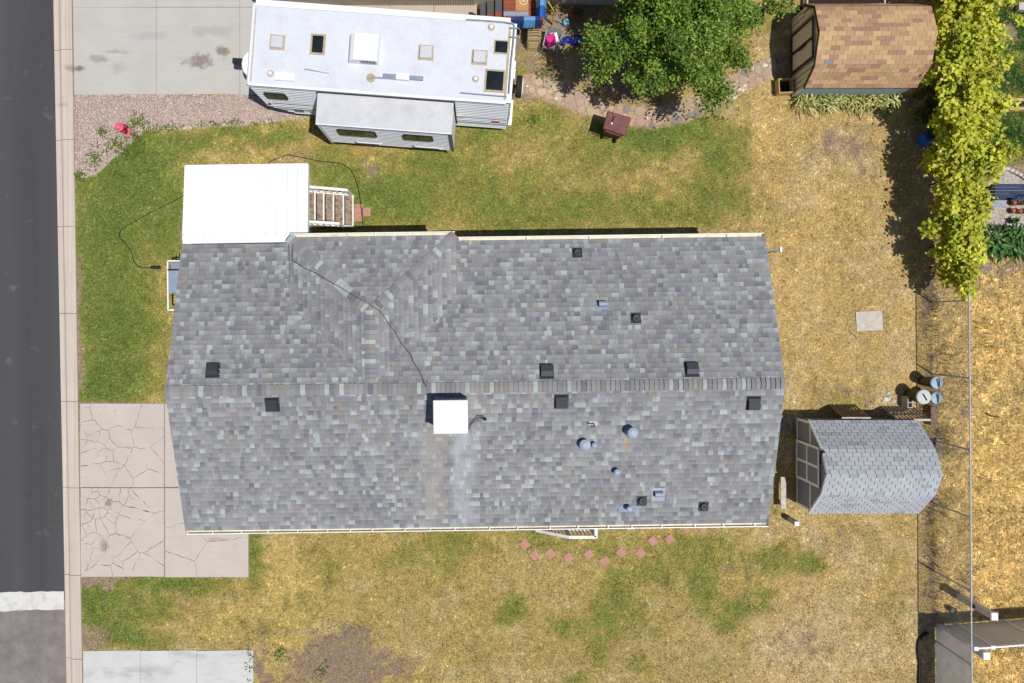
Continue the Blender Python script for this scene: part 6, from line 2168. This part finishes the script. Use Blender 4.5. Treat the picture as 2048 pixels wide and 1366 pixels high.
Km = Matrix.Translation(b + Vector((-.01, .03, .43))) @ Matrix.Rotation(.28, 4, 'Z')
MB(Km).box(-.19, .11, -.15, .17, 0, .26).build('body', M['cooler_pink'], ck)
MB(Km).box(.112, .20, -.16, .18, -.005, .27).build('lid', M['white'], ck)
MB(Km).tube([(-.02, .175, .10), (-.02, .21, .22), (.08, .21, .22), (.08, .175, .10)], .012, 6).build('handle', M['white'], ck)
# yellow steel frame
b = at(1101, 40)
yf = thing('yellow_frame', 'yellow tubular steel frame leaning beside the deck', 'frame', b)
c4 = [at(1089, 24, .25), at(1105, 49, .05), at(1108, 22, .85), at(1096, 3, .9)]
for i in range(4):
    MB().tube([c4[i], c4[(i + 1) % 4]], .02, 6).build('frame_tube', M['yellow'], yf)
MB().tube([c4[3], at(1095, 30, .3)], .018, 6).build('frame_tube', M['yellow'], yf)
# watering can
b = at(1131, 48)
wc = thing('watering_can', 'light blue watering can on the soil by the deck', 'watering can', b)
MB().lathe(b, [(.11, 0), (.12, .04), (.115, .17), (.09, .20), (.05, .205), (.045, .18)], 18).build('body', M['can_blue'], wc, True)
MB().tube([b + Vector((-.09, 0, .06)), b + Vector((-.2, .02, .13)), b + Vector((-.32, .08, .24))], [.022, .018, .014], 8).build('spout', M['can_blue'], wc)
MB().tube([b + Vector((.02, .09, .17)), b + Vector((.03, .2, .30)), b + Vector((0, .06, .34)), b + Vector((-.02, -.03, .2))], .012, 6).build('handle', M['can_blue'], wc)
# planter under the tree edge
def pot(px, py, r_, h, m, lab, grp, green=True, nm='plant_pot'):
    p = at(px, py, h)
    o = thing(nm, lab, 'pot', (p.x, p.y, 0), grp)
    b = Vector((p.x, p.y, 0))
    MB().lathe(b, [(r_ * .7, 0), (r_ * .95, h - .05), (r_ * 1.05, h - .05), (r_ * 1.05, h), (r_ * .92, h), (r_ * .88, h - .06)], 20).build('shell', m, o)
    MB().lathe(b, [(r_ * .88, h - .09), (.01, h - .08)], 20).build('soil', M['soil'], o)
    if green:
        strap_plant(o, b + Vector((0, 0, h - .08)), 12, .22, [srgb(70, 98, 44), srgb(90, 120, 56)], .025, r=ri)
pot(1155, 27, .21, .28, M['terracotta'], 'wide round planter in the tree shade by the deck', None)
pot(2033, 405, .10, .22, M['terracotta'], 'terracotta pot beside the blue bench, upper row', 'pots beside the blue bench', False)
pot(2046, 404, .11, .22, M['terracotta'], 'terracotta pot with green sprigs at the right picture edge', 'pots beside the blue bench')
pot(2031, 421, .10, .2, M['terracotta'], 'terracotta pot in the lower row below the blue bench', 'pots beside the blue bench', False)
pot(2045, 422, .10, .2, M['terracotta'], 'terracotta pot at the right edge below the sprigged one', 'pots beside the blue bench', False)
pot(2031, 441, .10, .2, M['can_green'], 'olive pot nearest the crop plants at the right edge', 'pots beside the blue bench')
for k, px in enumerate((1978, 1992, 2004, 2018)):
    pot(px, 456, .10, .2, M['black'], 'black plastic pot along the top of the crop bed, %s from the left' % ORD[k], 'black pots along the crop bed')
# blue tarp
mb = MB()
nx_, ny_ = 14, 8
vs = []
for i in range(nx_ + 1):
    for j in range(ny_ + 1):
        q = at(1117 + 48 * i / nx_ + 2 * math.sin(j), 74 + 16 * j / ny_ + 2 * math.sin(i * .9))
        vs.append((q.x, q.y, .05 + .04 * math.sin(i * 1.3 + j * .8) + .03 * math.cos(i * .5 - j * 1.7)))
k = ny_ + 1
mb.add(vs, [(i * k + j, i * k + j + 1, (i + 1) * k + j + 1, (i + 1) * k + j) for i in range(nx_) for j in range(ny_)])
o = mb.build('blue_tarp', M['tarp'])
o.modifiers.new('thickness', 'SOLIDIFY').thickness = .008
tag(o, 'crumpled dark blue tarp on the ground in the tree shade', 'tarp')

# ------------------------------------------------------------------ right-hand neighbour: bench, edging, garden beams
bb = thing('blue_bench', 'dark blue garden bench with a bright blue slat on the gravel patio', 'bench', at(2010, 385))
zb = .45
a = at(1990, 366, zb)
for k in range(5):
    y = a.y - .03 - k * .115
    MB().box(a.x, a.x + 1.5, y - .10, y, zb - .03, zb).build('seat_slat', M['navy'], bb)
for k in range(4):
    z = .55 + k * .11
    MB().bar((a.x + .45, a.y - .55 - .05 * k, z), (a.x + 1.5, a.y - .30 - .05 * k, z), .02, .09).build('back_slat', M['blue_paint'] if k == 3 else M['navy'], bb)
for x in (a.x + .04, a.x + 1.3):
    for y in (a.y - .06, a.y - .55):
        MB().box(x, x + .06, y - .03, y + .03, 0, zb - .03).build('leg', M['navy'], bb)
MB().box(a.x - .01, a.x + .55, a.y - .78, a.y - .64, .2, .23).build('footboard', M['zinc'], bb)
ek = thing('stone_edging', None, None, at(1990, 335), kind='structure')
for k, (x0, y0, x1, y1) in enumerate(((1962, 334, 1971, 333), (1972, 333, 1984, 333), (1985, 333, 1997, 334), (1998, 334, 2008, 336), (2009, 337, 2018, 339), (2019, 340, 2027, 343), (2028, 344, 2035, 347), (2036, 348, 2043, 352), (2044, 353, 2051, 358))):
    MB().bar(at(x0 + .4, y0, .05), at(x1, y1, .05), .11, .12).build('edging_block', M['brick_kerb'], ek)
gb = thing('raised_bed', 'narrow pine framed raised bed on the neighbour\'s green lawn', 'garden bed', at(2005, 214))
p0, p1 = at(1960, 205, .3), at(2050, 201, .3)
q0, q1 = at(1960, 222, .3), at(2060, 218, .3)
MB().bar(p0, p1, .10, .28).build('beam', M['wood_tan'], gb)
MB().bar(q0, q1, .10, .28).build('beam', M['wood_tan'], gb)
MB().prism([(q0.x, q0.y + .05), (q1.x, q1.y + .05), (p1.x, p1.y - .05), (p0.x, p0.y - .05)], 0, .16).build('soil', M['soil'], gb)
MB().box(p1.x - .12, p1.x + .25, p1.y - .14, p1.y + .1, 0, .42).build('corner_block', M['zinc'], gb)
p = at(2040, 12, .2)
tag(MB(Matrix.Translation((p.x, p.y, 0))).box(-.03, .3, -.13, .13, 0, .2).build('white_planter', M['wood_white']), 'white box at the upper right corner of the green lawn', 'planter')
# red handle behind the tan shed
p = at(1845, 168, .5)
tag(MB().tube([(p.x - .22, p.y - .05, .4), (p.x + .1, p.y + .02, .5), (p.x + .18, p.y + .03, .45)], .035, 8).build('red_tool', M['red_paint']), 'red handled tool poking out behind the tan shed', 'tool')
